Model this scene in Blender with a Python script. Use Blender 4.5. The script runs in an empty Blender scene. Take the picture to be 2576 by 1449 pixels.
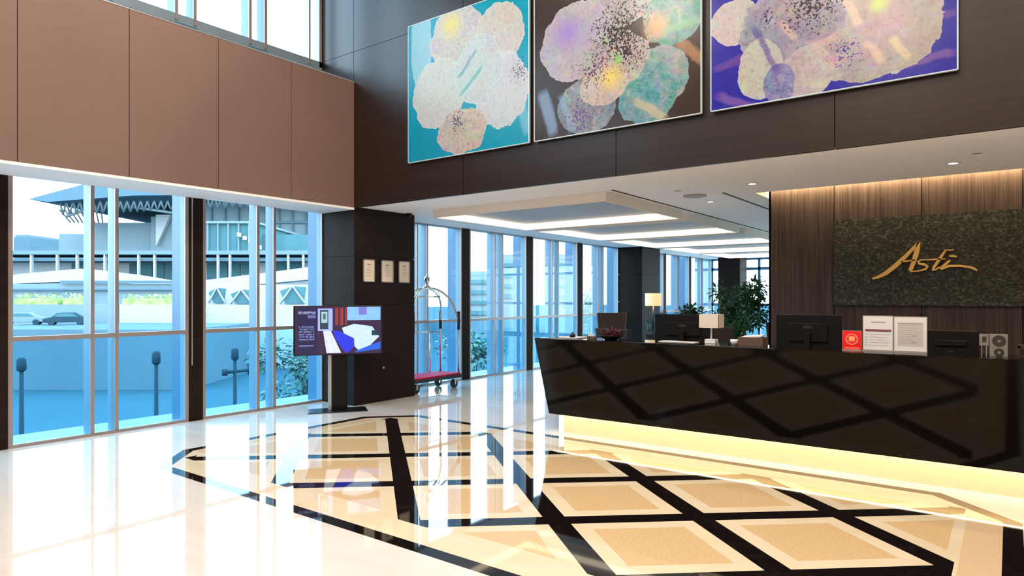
import bpy, bmesh, math, random
from mathutils import Vector, Matrix
random.seed(7)
S = bpy.context.scene
COL = S.collection

# ------------------------------------------------------------------ camera
YAW = math.radians(36.87); FPX = 1671.4; HORIZON = 746.6; EYE = 1.6
cam_d = bpy.data.cameras.new('camera'); cam_d.sensor_width = 36.0
cam_d.lens = FPX / 2576 * 36.0
cam_d.shift_y = (HORIZON - 724.5) / 2576
cam_d.clip_start = 0.05; cam_d.clip_end = 1500
cam = bpy.data.objects.new('camera', cam_d); COL.objects.link(cam)
cam.location = (0, 0, EYE); cam.rotation_euler = (math.pi / 2, 0, YAW)
S.camera = cam

# ------------------------------------------------------------------ colour management
S.view_settings.view_transform = 'Standard'
S.view_settings.look = 'None'
S.view_settings.gamma = 1
S.view_settings.use_curve_mapping = False
S.view_settings.exposure = 0.6
S.cycles.max_bounces = 9
S.cycles.diffuse_bounces = 5
S.cycles.glossy_bounces = 5
S.cycles.transparent_max_bounces = 24
S.cycles.sample_clamp_indirect = 6.0
S.cycles.caustics_reflective = True
S.cycles.caustics_refractive = False

# ------------------------------------------------------------------ world: bright hazy sky
SKY = 4.9
W = bpy.data.worlds.new('sky'); S.world = W; W.use_nodes = True
nt = W.node_tree; nt.nodes.clear()
wo = nt.nodes.new('ShaderNodeOutputWorld'); bg = nt.nodes.new('ShaderNodeBackground')
tc = nt.nodes.new('ShaderNodeTexCoord'); sep = nt.nodes.new('ShaderNodeSeparateXYZ')
cr = nt.nodes.new('ShaderNodeValToRGB')
nt.links.new(tc.outputs['Generated'], sep.inputs[0]); nt.links.new(sep.outputs[2], cr.inputs[0])
cr.color_ramp.elements[0].position = 0.0; cr.color_ramp.elements[0].color = (0.80, 0.90, 0.96, 1)
cr.color_ramp.elements[1].position = 0.6; cr.color_ramp.elements[1].color = (0.46, 0.72, 1.0, 1)
e = cr.color_ramp.elements.new(0.2); e.color = (0.76, 0.89, 1.0, 1)
nt.links.new(cr.outputs[0], bg.inputs[0]); bg.inputs[1].default_value = SKY
nt.links.new(bg.outputs[0], wo.inputs[0])

# ------------------------------------------------------------------ lights
def area(name, loc, rot, sx, sy, power, color, spread=180, vis=False):
    d = bpy.data.lights.new(name, 'AREA'); d.shape = 'RECTANGLE'; d.size = sx; d.size_y = sy
    d.energy = power; d.color = color; d.spread = math.radians(spread)
    o = bpy.data.objects.new(name, d); COL.objects.link(o); o.location = loc
    o.rotation_euler = [math.radians(a) for a in rot]
    return o
WARM = (1.0, 0.78, 0.55); WHITE = (1.0, 0.93, 0.86)
DAYL = (0.86, 0.94, 1.0)
# light portals in the two rows of windows (they only steer the sky's own light)
for (y0, y1, z0, z1) in ((0.4, 6.4, 0.1, 2.9), (7.65, 16.0, 0.1, 2.9), (17.1, 23.0, 0.1, 2.9), (-3.9, 6.4, 5.1, 7.4)):
    o = area('window_portal', (-8.72, (y0 + y1) / 2, (z0 + z1) / 2), (0, -90, 0), z1 - z0, y1 - y0, 1, (1, 1, 1))
    o.data.cycles.is_portal = True
# unseen lamps added to brighten the lobby (fittings are built further down)
for i, (lx, ly) in enumerate(((-5.5, 3.6), (-2.0, 3.6), (1.5, 3.6), (-5.5, 0.2), (-2.0, 0.2), (1.5, 0.2), (-2.0, -3.0), (2.0, -3.0))):
    area('lobby_fill_light', (lx, ly, 7.3), (0, 0, 0), 0.9, 0.9, 95, (1.0, 0.87, 0.72))
# wash slot in front of the reception wall
area('reception_slot_light', (0.45, 9.10, 3.10), (80, 0, 0), 6.0, 0.03, 130, (1, 0.68, 0.34))
# lamp strip under the desk lip
area('desk_lip_light', (-1.2, 6.60, 0.222), (0, 0, 0), 6.3, 0.02, 7, (1, 0.74, 0.42))
# recessed lamps of the low ceiling
for (lx, ly) in ((-2.4, 7.86), (-0.45, 7.84), (1.6, 7.84), (-3.32, 9.0)):
    area('recessed_lamp_light', (lx, ly, 2.90), (0, 0, 0), 0.08, 0.08, 9, WARM, 120)

# ------------------------------------------------------------------ placing helpers
FW = (-math.sin(YAW), math.cos(YAW)); RT = (math.cos(YAW), math.sin(YAW))
def ray(px, py):
    a = (px - 1288) / FPX; b = (HORIZON - py) / FPX
    return (FW[0] + a * RT[0], FW[1] + a * RT[1], b)
def at_x(px, py, x):
    d = ray(px, py); t = x / d[0]; return Vector((x, d[1] * t, EYE + d[2] * t))
def at_y(px, py, y):
    d = ray(px, py); t = y / d[1]; return Vector((d[0] * t, y, EYE + d[2] * t))

# ------------------------------------------------------------------ node helper
class Nd:
    """small arithmetic wrapper round Math nodes"""
    def __init__(s, t, k): s.t = t; s.k = k
    def m(s, op, *o):
        n = s.t.nodes.new('ShaderNodeMath'); n.operation = op
        for i, v in enumerate((s,) + o):
            if isinstance(v, Nd): s.t.links.new(v.k, n.inputs[i])
            else: n.inputs[i].default_value = v
        return Nd(s.t, n.outputs[0])
    def __add__(s, o): return s.m('ADD', o)
    def __radd__(s, o): return s.m('ADD', o)
    def __sub__(s, o): return s.m('SUBTRACT', o)
    def __rsub__(s, o): return (s * -1) + o
    def __mul__(s, o): return s.m('MULTIPLY', o)
    def __rmul__(s, o): return s.m('MULTIPLY', o)
    def __truediv__(s, o): return s.m('DIVIDE', o)
    def ab(s): return s.m('ABSOLUTE')
    def mx(s, o): return s.m('MAXIMUM', o)
    def mn(s, o): return s.m('MINIMUM', o)
    def gt(s, o): return s.m('GREATER_THAN', o)
    def lt(s, o): return s.m('LESS_THAN', o)
    def sq(s): return s.m('SQRT')
    def near(s, off, per):                       # distance to nearest off + k*per
        return ((((s - off) / per + 0.5).m('FRACT')) - 0.5).ab() * per
    def cl(s): 
        r = s.m('ADD', 0.0); r.k.node.use_clamp = True; return r

class Mat:
    def __init__(s, name, rough=0.5, spec=0.5, metal=0.0, color=(0.5, 0.5, 0.5), emit=None, es=0.0, coat=0.0):
        s.m = bpy.data.materials.new(name); s.m.use_nodes = True; s.t = s.m.node_tree
        s.b = s.t.nodes['Principled BSDF']
        s.b.inputs['Roughness'].default_value = rough
        s.b.inputs['Specular IOR Level'].default_value = spec
        s.b.inputs['Metallic'].default_value = metal
        s.b.inputs['Base Color'].default_value = (*color, 1)
        s.b.inputs['Coat Weight'].default_value = coat
        s.b.inputs['Coat Roughness'].default_value = 0.03
        if emit: s.b.inputs['Emission Color'].default_value = (*emit, 1); s.b.inputs['Emission Strength'].default_value = es
        s._v = None
    def vec(s):
        if s._v is None:
            n = s.t.nodes.new('ShaderNodeTexCoord'); s._v = n.outputs['Object']
        return s._v
    def xyz(s):
        n = s.t.nodes.new('ShaderNodeSeparateXYZ'); s.t.links.new(s.vec(), n.inputs[0])
        return tuple(Nd(s.t, n.outputs[i]) for i in range(3))
    def noise(s, scale, detail=3, sc=(1, 1, 1), rough=0.55, dist=0.0, off=(0, 0, 0), color=False):
        mp = s.t.nodes.new('ShaderNodeMapping'); mp.inputs['Scale'].default_value = sc; mp.inputs['Location'].default_value = off
        s.t.links.new(s.vec(), mp.inputs[0])
        n = s.t.nodes.new('ShaderNodeTexNoise'); n.inputs['Scale'].default_value = scale
        n.inputs['Detail'].default_value = detail; n.inputs['Roughness'].default_value = rough
        n.inputs['Distortion'].default_value = dist
        s.t.links.new(mp.outputs[0], n.inputs['Vector'])
        return n.outputs['Color'] if color else Nd(s.t, n.outputs['Fac'])
    def voro(s, scale, sc=(1, 1, 1), color=False):
        mp = s.t.nodes.new('ShaderNodeMapping'); mp.inputs['Scale'].default_value = sc
        s.t.links.new(s.vec(), mp.inputs[0])
        n = s.t.nodes.new('ShaderNodeTexVoronoi'); n.inputs['Scale'].default_value = scale
        s.t.links.new(mp.outputs[0], n.inputs['Vector'])
        return n.outputs['Color'] if color else Nd(s.t, n.outputs['Distance'])
    def mix(s, f, a, b):
        n = s.t.nodes.new('ShaderNodeMix'); n.data_type = 'RGBA'
        if isinstance(f, Nd): s.t.links.new(f.k, n.inputs[0])
        else: n.inputs[0].default_value = f
        for v, k in ((a, 6), (b, 7)):
            if isinstance(v, tuple): n.inputs[k].default_value = (*v, 1)
            else: s.t.links.new(v, n.inputs[k])
        return n.outputs[2]
    def ramp(s, f, stops):
        n = s.t.nodes.new('ShaderNodeValToRGB'); s.t.links.new(f.k, n.inputs[0]); r = n.color_ramp
        while len(r.elements) < len(stops): r.elements.new(0.5)
        for el, (p, c) in zip(r.elements, stops): el.position = p; el.color = (*c, 1)
        return n.outputs[0]
    def base(s, c): s.t.links.new(c, s.b.inputs['Base Color']); return s
    def emission(s, c, st): s.t.links.new(c, s.b.inputs['Emission Color']); s.b.inputs['Emission Strength'].default_value = st; return s
    def rough(s, n): s.t.links.new(n.k, s.b.inputs['Roughness']); return s
    def bump(s, h, st=0.3, d=0.01):
        n = s.t.nodes.new('ShaderNodeBump'); n.inputs['Strength'].default_value = st; n.inputs['Distance'].default_value = d
        s.t.links.new(h.k, n.inputs['Height']); s.t.links.new(n.outputs[0], s.b.inputs['Normal']); return s

def lin(*c):                                     # sRGB 0..255 -> linear
    return tuple(((v / 255) / 12.92 if v / 255 <= 0.04045 else ((v / 255 + 0.055) / 1.055) ** 2.4) for v in c)
def shade(name, color, rough=0.5, var=0.12, scale=6, **k):   # plain colour with a slight procedural mottling
    m = Mat(name, rough=rough, color=color, **k)
    n = m.noise(scale)
    c2 = tuple(min(1, v * (1 + var)) for v in color); c1 = tuple(v * (1 - var) for v in color)
    m.base(m.mix(n, c1, c2)); return m.m
def glow(name, color, st):
    m = Mat(name, rough=0.6, color=(0.8, 0.8, 0.8), emit=color, es=st); return m.m

M = {}
# ---- floor: cream marble with the inlaid lattice
def floor_mat():
    m = Mat('polished_marble_floor', rough=0.045, spec=0.5, coat=0.25)
    m.b.inputs['Coat Roughness'].default_value = 0.02
    x, y, z = m.xyz()
    vein = m.noise(1.3, 6, (0.5, 2.2, 1), dist=1.5); fine = m.noise(38, 3)
    cream = m.ramp(vein, [(0.30, (0.67, 0.60, 0.54)), (0.5, (0.71, 0.655, 0.60)), (0.75, (0.74, 0.70, 0.66))])
    # large slab joints
    j = x.near(0.35, 0.9).mn(y.near(0.2, 0.9)).lt(0.0022)
    cream = m.mix(j * 0.15, cream, (0.55, 0.46, 0.36))
    sand = m.ramp(m.noise(60, 4), [(0.3, (0.60, 0.40, 0.20)), (0.7, (0.72, 0.51, 0.28))])
    cell = m.ramp(vein, [(0.3, (0.72, 0.57, 0.38)), (0.7, (0.79, 0.66, 0.47))])
    black = m.ramp(m.noise(7, 8, dist=2.0, rough=0.7), [(0.5, (0.006, 0.004, 0.004)), (0.66, (0.014, 0.009, 0.007)), (0.72, (0.07, 0.045, 0.03)), (0.76, (0.010, 0.007, 0.006))])
    PER = 1.365
    dA = (y - x * 0.87).near(7.62, PER); dB = (y + x * 0.87).near(0.37, PER)
    d = dA.mn(dB)
    bar = d.lt(0.105)
    sandm = d.gt(0.26)
    hx = (x + 3.42).ab(); hy = (y - 4.70).ab()
    inner = hx.lt(3.15) * hy.lt(1.37)
    sandm = sandm * hx.lt(3.10) * hy.lt(1.30)
    oct_o = hx.lt(3.49) * hy.lt(1.73) * (hx + hy).lt(3.49 + 1.73 - 0.52)
    oct_i = hx.lt(3.38) * hy.lt(1.62) * (hx + hy).lt(3.49 + 1.73 - 0.52 - 0.16)
    c = m.mix(oct_i, cream, cell)
    # plain sandy band at the short ends
    c = m.mix(oct_i * hx.gt(3.17) * hy.lt(1.15), c, (0.70, 0.50, 0.30))
    c = m.mix(inner, c, cell)
    c = m.mix(sandm * inner, c, sand)
    c = m.mix(bar * inner, c, black)
    c = m.mix((oct_o - oct_i).cl(), c, black)
    m.base(c)
    m.rough(fine * 0.012 + 0.03)
    return m.m
M['floor'] = floor_mat()
def wood_h(name, c0, c1, rough=0.32, horiz=True, spec=0.2):
    m = Mat(name, rough=rough, spec=spec)
    sc = (0.25, 0.25, 14) if horiz else (14, 14, 0.3)
    g = m.noise(2.2, 8, sc, dist=0.6, rough=0.65); g2 = m.noise(9, 3, (sc[0], sc[1], sc[2]))
    f = g * 0.7 + g2 * 0.3
    m.base(m.ramp(f, [(0.32, c0), (0.5, tuple((a + b) / 2 for a, b in zip(c0, c1))), (0.68, c1)]))
    m.rough(f * 0.15 + (rough - 0.06))
    m.bump(f, 0.08, 0.004)
    return m.m
M['darkwood'] = wood_h('dark_veneer_horizontal_grain', (0.008, 0.0038, 0.0026), (0.022, 0.012, 0.009), 0.58, spec=0.12)
M['wallwood'] = wood_h('dark_satin_veneer_horizontal_grain', (0.0075, 0.0028, 0.0017), (0.020, 0.0085, 0.0055), 0.42, spec=0.25)
for _n in M['wallwood'].node_tree.nodes:
    if _n.type == 'BSDF_PRINCIPLED': _n.inputs['Coat Weight'].default_value = 0.6; _n.inputs['Coat Roughness'].default_value = 0.26
M['recwood'] = wood_h('grey_brown_veneer_vertical_grain', (0.014, 0.0105, 0.010), (0.075, 0.056, 0.052), 0.42, horiz=False)
def leather():
    m = Mat('tan_upholstered_panel', rough=0.55, spec=0.35)
    n = m.noise(0.7, 4); f = m.noise(160, 2)
    m.base(m.ramp(n, [(0.3, (0.175, 0.106, 0.088)), (0.7, (0.205, 0.127, 0.104))])); m.bump(f, 0.15, 0.003); return m.m
M['leather'] = leather()
M['groove'] = shade('dark_joint', (0.02, 0.012, 0.01), 0.7)
M['white'] = shade('white_plaster', (0.92, 0.90, 0.895), 0.85, 0.02, 2)
M['cream_wall'] = shade('cream_plaster', (0.30, 0.22, 0.16), 0.85, 0.05, 2)
M['highceil'] = shade('taupe_high_ceiling', (0.34, 0.29, 0.25), 0.85, 0.03, 1)
M['alu'] = shade('rose_grey_aluminium', (0.34, 0.29, 0.28), 0.38, 0.06, 8, metal=0.4)
M['alu_side'] = shade('daylight_blue_aluminium', (0.15, 0.28, 0.38), 0.4, 0.06, 8)  # blue daylight on the outer frame sides, put into the colour
M['pier'] = shade('blue_painted_fin', (0.035, 0.15, 0.27), 0.4, 0.1, 4)
M['trimmetal'] = shade('brushed_metal_trim', (0.55, 0.60, 0.63), 0.3, 0.1, 20, metal=0.7)
M['black'] = shade('black_plastic', (0.004, 0.004, 0.005), 0.28, 0.2, spec=0.3)
M['blackm'] = shade('matt_black_plastic', (0.006, 0.0045, 0.004), 0.5, 0.2, spec=0.2)
def glass(name, tint, refl=0.12):
    m = bpy.data.materials.new(name); m.use_nodes = True; t = m.node_tree; t.nodes.clear()
    o = t.nodes.new('ShaderNodeOutputMaterial'); mx = t.nodes.new('ShaderNodeMixShader')
    tr = t.nodes.new('ShaderNodeBsdfTransparent'); gl = t.nodes.new('ShaderNodeBsdfGlossy')
    fr = t.nodes.new('ShaderNodeFresnel'); fr.inputs[0].default_value = 1.25
    gl.inputs['Roughness'].default_value = 0.0
    n = t.nodes.new('ShaderNodeTexNoise'); n.inputs['Scale'].default_value = 1.5
    mc = t.nodes.new('ShaderNodeMix'); mc.data_type = 'RGBA'; t.links.new(n.outputs['Fac'], mc.inputs[0])
    mc.inputs[6].default_value = (*tint, 1); mc.inputs[7].default_value = (*[min(1, v * 1.03) for v in tint], 1)
    t.links.new(mc.outputs[2], tr.inputs[0])
    mu = t.nodes.new('ShaderNodeMath'); mu.operation = 'MULTIPLY'; mu.inputs[1].default_value = refl
    t.links.new(fr.outputs[0], mu.inputs[0]); t.links.new(mu.outputs[0], mx.inputs[0])
    t.links.new(tr.outputs[0], mx.inputs[1]); t.links.new(gl.outputs[0], mx.inputs[2]); t.links.new(mx.outputs[0], o.inputs[0])
    return m
M['glass'] = glass('clear_blue_glass', (0.90, 0.965, 0.985))
M['glass_low'] = glass('teal_tinted_glass', (0.66, 0.87, 0.94))
M['chrome'] = shade('polished_chrome', (0.75, 0.72, 0.66), 0.12, 0.1, metal=1.0)
M['brass'] = shade('satin_brass', (0.50, 0.44, 0.33), 0.22, 0.1, metal=1.0)
M['gold'] = shade('gold_lettering', (0.80, 0.52, 0.16), 0.35, 0.08, metal=0.55)

# ------------------------------------------------------------------ mesh builder
class MB:
    def __init__(s): s.v = []; s.f = []; s.mi = []; s.cur = 0; s.sm = []; s.smooth = False
    def face(s, f): s.f.append(f); s.mi.append(s.cur); s.sm.append(s.smooth)
    def add(s, vs, fs):
        o = len(s.v); s.v += [tuple(v) for v in vs]
        for f in fs: s.face([i + o for i in f])
        return s
    def box(s, x0, x1, y0, y1, z0, z1):
        if x0 > x1: x0, x1 = x1, x0
        if y0 > y1: y0, y1 = y1, y0
        if z0 > z1: z0, z1 = z1, z0
        return s.add([(x0, y0, z0), (x1, y0, z0), (x1, y1, z0), (x0, y1, z0), (x0, y0, z1), (x1, y0, z1), (x1, y1, z1), (x0, y1, z1)],
                     [(0, 3, 2, 1), (4, 5, 6, 7), (0, 1, 5, 4), (1, 2, 6, 5), (2, 3, 7, 6), (3, 0, 4, 7)])
    def quad(s, a, b, c, d): return s.add([a, b, c, d], [(0, 1, 2, 3)])
    def prism(s, poly, d):                       # poly: 3-D points of one planar outline, d: extrusion vector
        n = len(poly); d = Vector(d)
        vs = [Vector(p) for p in poly] + [Vector(p) + d for p in poly]
        fs = [tuple(reversed(range(n))), tuple(range(n, 2 * n))] + [(i, (i + 1) % n, n + (i + 1) % n, n + i) for i in range(n)]
        return s.add(vs, fs)
    def tube(s, pts, r, n=10, caps=True):        # r: number or list
        pts = [Vector(p) for p in pts]; rs = r if isinstance(r, (list, tuple)) else [r] * len(pts)
        rings = []; up = None; sm = s.smooth; s.smooth = True
        for i, p in enumerate(pts):
            t = (pts[min(i + 1, len(pts) - 1)] - pts[max(i - 1, 0)]).normalized()
            if up is None:
                up = Vector((0, 0, 1)) if abs(t.z) < 0.9 else Vector((1, 0, 0))
            a = t.cross(up).normalized(); b = a.cross(t).normalized(); up = b
            rings.append([p + (a * math.cos(2 * math.pi * k / n) + b * math.sin(2 * math.pi * k / n)) * rs[i] for k in range(n)])
        o = len(s.v)
        for rg in rings: s.v += [tuple(v) for v in rg]
        for i in range(len(rings) - 1):
            for k in range(n):
                s.face([o + i * n + k, o + i * n + (k + 1) % n, o + (i + 1) * n + (k + 1) % n, o + (i + 1) * n + k])
        s.smooth = False
        if caps:
            s.face([o + k for k in reversed(range(n))]); s.face([o + (len(rings) - 1) * n + k for k in range(n)])
        s.smooth = sm
        return s
    def lathe(s, prof, c=(0, 0, 0), n=20):       # prof: (r, z)
        o = len(s.v); sm = s.smooth; s.smooth = True
        for r, z in prof:
            for k in range(n):
                a = 2 * math.pi * k / n; s.v.append((c[0] + r * math.cos(a), c[1] + r * math.sin(a), c[2] + z))
        for i in range(len(prof) - 1):
            for k in range(n): s.face([o + i * n + k, o + i * n + (k + 1) % n, o + (i + 1) * n + (k + 1) % n, o + (i + 1) * n + k])
        s.smooth = False
        s.face([o + k for k in reversed(range(n))]); s.face([o + (len(prof) - 1) * n + k for k in range(n)])
        s.smooth = sm
        return s
    def leaf(s, p, d, w, up):                    # folded pointed leaf
        p = Vector(p); d = Vector(d); q = d.cross(Vector(up))
        if q.length < 1e-6: q = Vector((1, 0, 0))
        q = q.normalized() * w; n = q.cross(d).normalized() * w * 0.35
        return s.add([p, p + d * 0.45 + q + n, p + d, p + d * 0.45 - q + n, p + d * 0.5], [(0, 1, 4), (1, 2, 4), (2, 3, 4), (3, 0, 4)])
    def build(s, name, mats, parent=None, bevel=0, loc=None):
        me = bpy.data.meshes.new(name); me.from_pydata([tuple(v) for v in s.v], [], s.f)
        if not isinstance(mats, (list, tuple)): mats = [mats]
        for m in mats: me.materials.append(m)
        me.polygons.foreach_set('material_index', s.mi); me.polygons.foreach_set('use_smooth', s.sm)
        bm = bmesh.new(); bm.from_mesh(me); bmesh.ops.recalc_face_normals(bm, faces=bm.faces); bm.to_mesh(me); bm.free()
        me.update()
        o = bpy.data.objects.new(name, me); COL.objects.link(o)
        if parent: o.parent = parent
        if loc: o.location = loc
        if bevel:
            b = o.modifiers.new('bevel', 'BEVEL'); b.width = bevel; b.segments = 2; b.limit_method = 'ANGLE'
        return o
def tag(o, label=None, cat=None, group=None, kind=None):
    if label: o['label'] = label
    if cat: o['category'] = cat
    if group: o['group'] = group
    if kind: o['kind'] = kind
    return o
def thing(name, loc, label, cat, group=None, rz=0, kind=None):
    o = bpy.data.objects.new(name, None); COL.objects.link(o); o.location = loc; o.rotation_euler = (0, 0, rz)
    o.empty_display_size = 0.1
    return tag(o, label, cat, group, kind)
def dup(root, loc=None, rz=None, label=None):
    def cp(o, par):
        c = o.copy(); COL.objects.link(c)
        if par: c.parent = par
        for ch in o.children: cp(ch, c)
        return c
    r = cp(root, None)
    if loc is not None: r.location = loc
    if rz is not None: r.rotation_euler = (0, 0, rz)
    if label: r['label'] = label
    return r
def struct(name, mb, mat, label, cat='wall', parent=None, bevel=0):
    o = mb.build(name, mat, parent, bevel); return tag(o, label, cat, kind='structure')

XW, XP, Y1, ZC, ZH = -8.42, -7.68, 6.40, 2.92, 7.4
# =================================================================== ROOM SHELL
fl = MB(); fl.box(-8.62, 6.0, -5.0, 23.4, -0.2, 0.0)
struct('floor', fl, M['floor'], 'cream polished marble floor with a dark and sandy inlaid lattice', 'floor')

# low ceiling over reception and lounge, with the lamp slot along the reception wall
cl = MB()
cl.box(-8.60, 6.0, Y1 + 0.036, 8.60, ZC, 3.30); cl.box(-8.60, -2.60, 8.60, 23.4, ZC, 3.30)
cl.box(-2.60, 6.0, 9.62, 23.4, ZC, 3.30); cl.box(-2.60, 6.0, 8.60, 9.62, 3.31, 3.36)
struct('ceiling', cl, M['white'], 'low white ceiling over the reception desk and lounge', 'ceiling')
ch = MB(); ch.box(-8.9, 6.0, -5.0, 6.6, ZH, ZH + 0.2)
struct('ceiling', ch, M['highceil'], 'high ceiling of the lobby hall', 'ceiling')

# tan upholstered spandrel on the window side
sp = MB()
ys = [-5.0 + 0] + [2.27 + 1.02 * k for k in range(-7, 4)] + [6.395]
for a, b in zip(ys, ys[1:]): sp.box(XP - 0.04, XP, a + 0.004, b - 0.004, 2.905, 4.735)
sp.cur = 1; sp.box(XW, XP - 0.035, -5.0, 6.395, 2.95, 4.70)
o = struct('wall_left', sp, [M['leather'], M['groove']], 'tan upholstered panel band above the street-side windows')
tr = MB(); tr.box(XW - 0.02, XP - 0.002, -5.0, 6.395, 2.875, 2.905)
struct('trim_1', tr, M['white'], 'white soffit board under the tan panel band', 'trim')
tr = MB(); tr.box(XP - 0.05, XP + 0.004, -5.0, 6.395, 4.735, 4.75)
struct('trim_2', tr, M['trimmetal'], 'thin metal edge along the top of the tan panel band', 'trim')

# dark veneer wall carrying the artworks
wb = MB(); wb.cur = 1; wb.box(-8.60, 4.2, Y1 + 0.03, Y1 + 0.2, 2.93, ZH); wb.cur = 0
xs = [-8.60, -7.70, -5.58, -3.40, -1.24, 0.92, 3.08, 4.2]; zs = [2.90, 5.19, 7.4]
for a, b in zip(xs, xs[1:]):
    for c, d in zip(zs, zs[1:]): wb.box(a + 0.004, b - 0.004, Y1, Y1 + 0.035, c + 0.003, d - 0.003)
struct('wall_back', wb, [M['wallwood'], M['groove']], 'dark brown veneer wall above the reception opening')

def pier(name, label, x0, x1, y0, y1, z1):
    p = MB(); p.cur = 1; p.box(x0 + 0.02, x1 - 0.02, y0 + 0.02, y1 - 0.02, 0, z1); p.cur = 0
    zz = [0, 0.74, 1.47, 2.20, z1 + 0.001]
    for a, b in zip(zz, zz[1:]): p.box(x0, x1, y0, y1, a + 0.003, b - 0.003)
    return struct(name, p, [M['darkwood'], M['groove']], label, 'column')
pier('wall_column_near', 'dark veneer-clad column with three framed notices on it', -8.43, -7.69, Y1, 7.63, 2.919)
pier('wall_column_far', 'dark veneer-clad column behind the glowing lounge lamp', -8.43, -7.73, 16.0, 17.11, 2.919)
pier('wall_column_end', 'dark narrow column at the far end behind the tall plant', -7.85, -7.12, 22.0, 22.7, 2.919)

# reception wall
rw = MB(); rw.cur = 1; rw.box(-2.57, 3.5, 9.23, 9.58, 0, 3.24); rw.cur = 0
xs = [-2.59, -1.79, -0.84, 0.11, 1.06, 2.01, 3.5]
for a, b in zip(xs, xs[1:]):
    rw.box(a + (0.005 if a > -2.5 else 0), b - 0.005, 9.20, 9.235, 0.0, 3.24)
rw.box(-2.59, -2.565, 9.2, 9.6, 0, 3.24)
struct('wall_reception', rw, [M['recwood'], M['groove']], 'vertical-grained grey-brown veneer wall behind the reception desk')
lp = MB(); lp.box(-2.60, 3.5, 8.595, 8.61, ZC - 0.001, 3.30); lp.box(-2.6005, -2.592, 8.612, 9.60, ZC - 0.001, 3.28); lp.box(-2.60, 3.5, 8.61, 9.62, 3.30, 3.309)
struct('trim_3', lp, M['white'], 'white inner lining of the lamp slot above the reception wall', 'trim')

sg = MB(); sg.box(-2.58, 3.4, 8.63, 9.14, 3.282, 3.298)
tag(sg.build('slot_lamp', glow('warm_slot_diffuser', (1.0, 0.76, 0.44), 2.4)), 'long warm lamp diffuser inside the slot above the reception wall', 'lamp')
# walls out of frame that close the hall
wr = MB(); wr.box(5.9, 6.1, -5.0, 23.4, -0.1, ZH)
struct('wall_right', wr, M['cream_wall'], 'cream side wall of the lobby opposite the windows')
wf = MB(); wf.box(-8.6, 6.0, -5.2, -5.0, -0.1, ZH)
struct('wall_front', wf, M['cream_wall'], 'cream wall behind the camera')
wx = MB(); wx.box(3.5, 6.0, 9.2, 9.6, -0.1, 3.3)
struct('wall_side', wx, M['cream_wall'], 'cream wall beside the reception wall')

# =================================================================== WINDOWS
WN = [0]
def window(y0, y1, z0, z1, mulls, rail, label, low=False, endpier=True, jamb=0.05, x=XW):
    WN[0] += 1
    r = thing('window_%d' % WN[0], (0, 0, 0), label, 'window', kind='structure')
    f = MB(); D = 0.13
    for i_, (xa, xb) in enumerate(((x - 0.025, x), (x - D, x - 0.025))):
        f.cur = i_
        f.box(xa, xb, y0, y0 + jamb, z0, z1); f.box(xa, xb, y1 - jamb, y1, z0, z1)
        f.box(xa, xb, y0 + jamb, y1 - jamb, z0, z0 + 0.035); f.box(xa, xb, y0 + jamb, y1 - jamb, z1 - 0.03, z1)
    f.build('window_frame', [M['alu'], M['alu_side']], r)
    for m in mulls:
        q = MB(); q.box(x - 0.025, x, m - 0.02, m + 0.02, z0 + 0.03, z1 - 0.02); q.cur = 1; q.box(x - 0.20, x - 0.025, m - 0.02, m + 0.02, z0 + 0.03, z1 - 0.02); q.build('mullion', [M['alu'], M['alu_side']], r)
    if endpier:
        q = MB(); q.box(x - 0.34, x - D - 0.001, y1 - 0.05, y1 + 0.22, z0, z1); q.build('outer_fin', M['pier'], r)
    if rail:
        q = MB(); q.box(x - 0.06, x + 0.004, y0 + jamb, y1 - jamb, rail - 0.025, rail + 0.025); q.build('rail', M['alu'], r)
    edges = [y0 + jamb * 0.5] + list(mulls) + [y1 - jamb * 0.5]
    for a, b in zip(edges, edges[1:]):
        if rail:
            q = MB(); q.box(x - 0.055, x - 0.045, a, b, rail, z1 - 0.01); q.build('pane', M['glass'], r)
            q = MB(); q.box(x - 0.055, x - 0.045, a, b, z0 + 0.01, rail); q.build('pane', M['glass_low'], r)
        else:
            q = MB(); q.box(x - 0.055, x - 0.045, a, b, z0 + 0.01, z1 - 0.01); q.build('pane', M['glass'], r)
    return r
def post(n, y0, y1, label, strip=False, z1=2.92):
    p = MB(); p.box(XW - 0.36, XW + 0.006, y0, y1, 0.0, z1)
    o = struct('trim_%d' % n, p, M['darkwood'], label, 'window post')
    if strip:
        q = MB(); q.box(XW + 0.006, XW + 0.02, y0 + 0.03, y0 + 0.042, 0.72, 2.9); q.build('pull_rod', M['trimmetal'], o)
ZT = 2.93
def bay(y0, y1, label, rail=1.15):
    return window(y0, y1, 0.0, ZT, (y0 + 0.81, y0 + 1.07), rail, label)
bay(0.42, 2.20, 'street-side window beyond the left post')
bay(2.40, 4.33, 'large near window at the left edge of the photo, hedge outside')
bay(4.50, 6.43, 'large near window behind the television stand')
bay(7.62, 9.64, 'lounge window behind the luggage cart')
bay(9.84, 11.77, 'lounge window just right of the luggage cart')
bay(11.97, 13.90, 'lounge window above the left tip of the reception desk')
bay(14.10, 16.01, 'lounge window just before the far dark column')
window(17.10, 18.90, 0, ZT, (17.95, 18.15), 1.15, 'far lounge window just behind the glowing lamp')
window(19.06, 20.92, 0, ZT, (19.9, 20.12), 1.15, 'far lounge window above the bushy plant')
window(21.06, 22.95, 0, ZT, (21.9, 22.12), 1.15, 'last side window of the lounge before the end wall')
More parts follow.
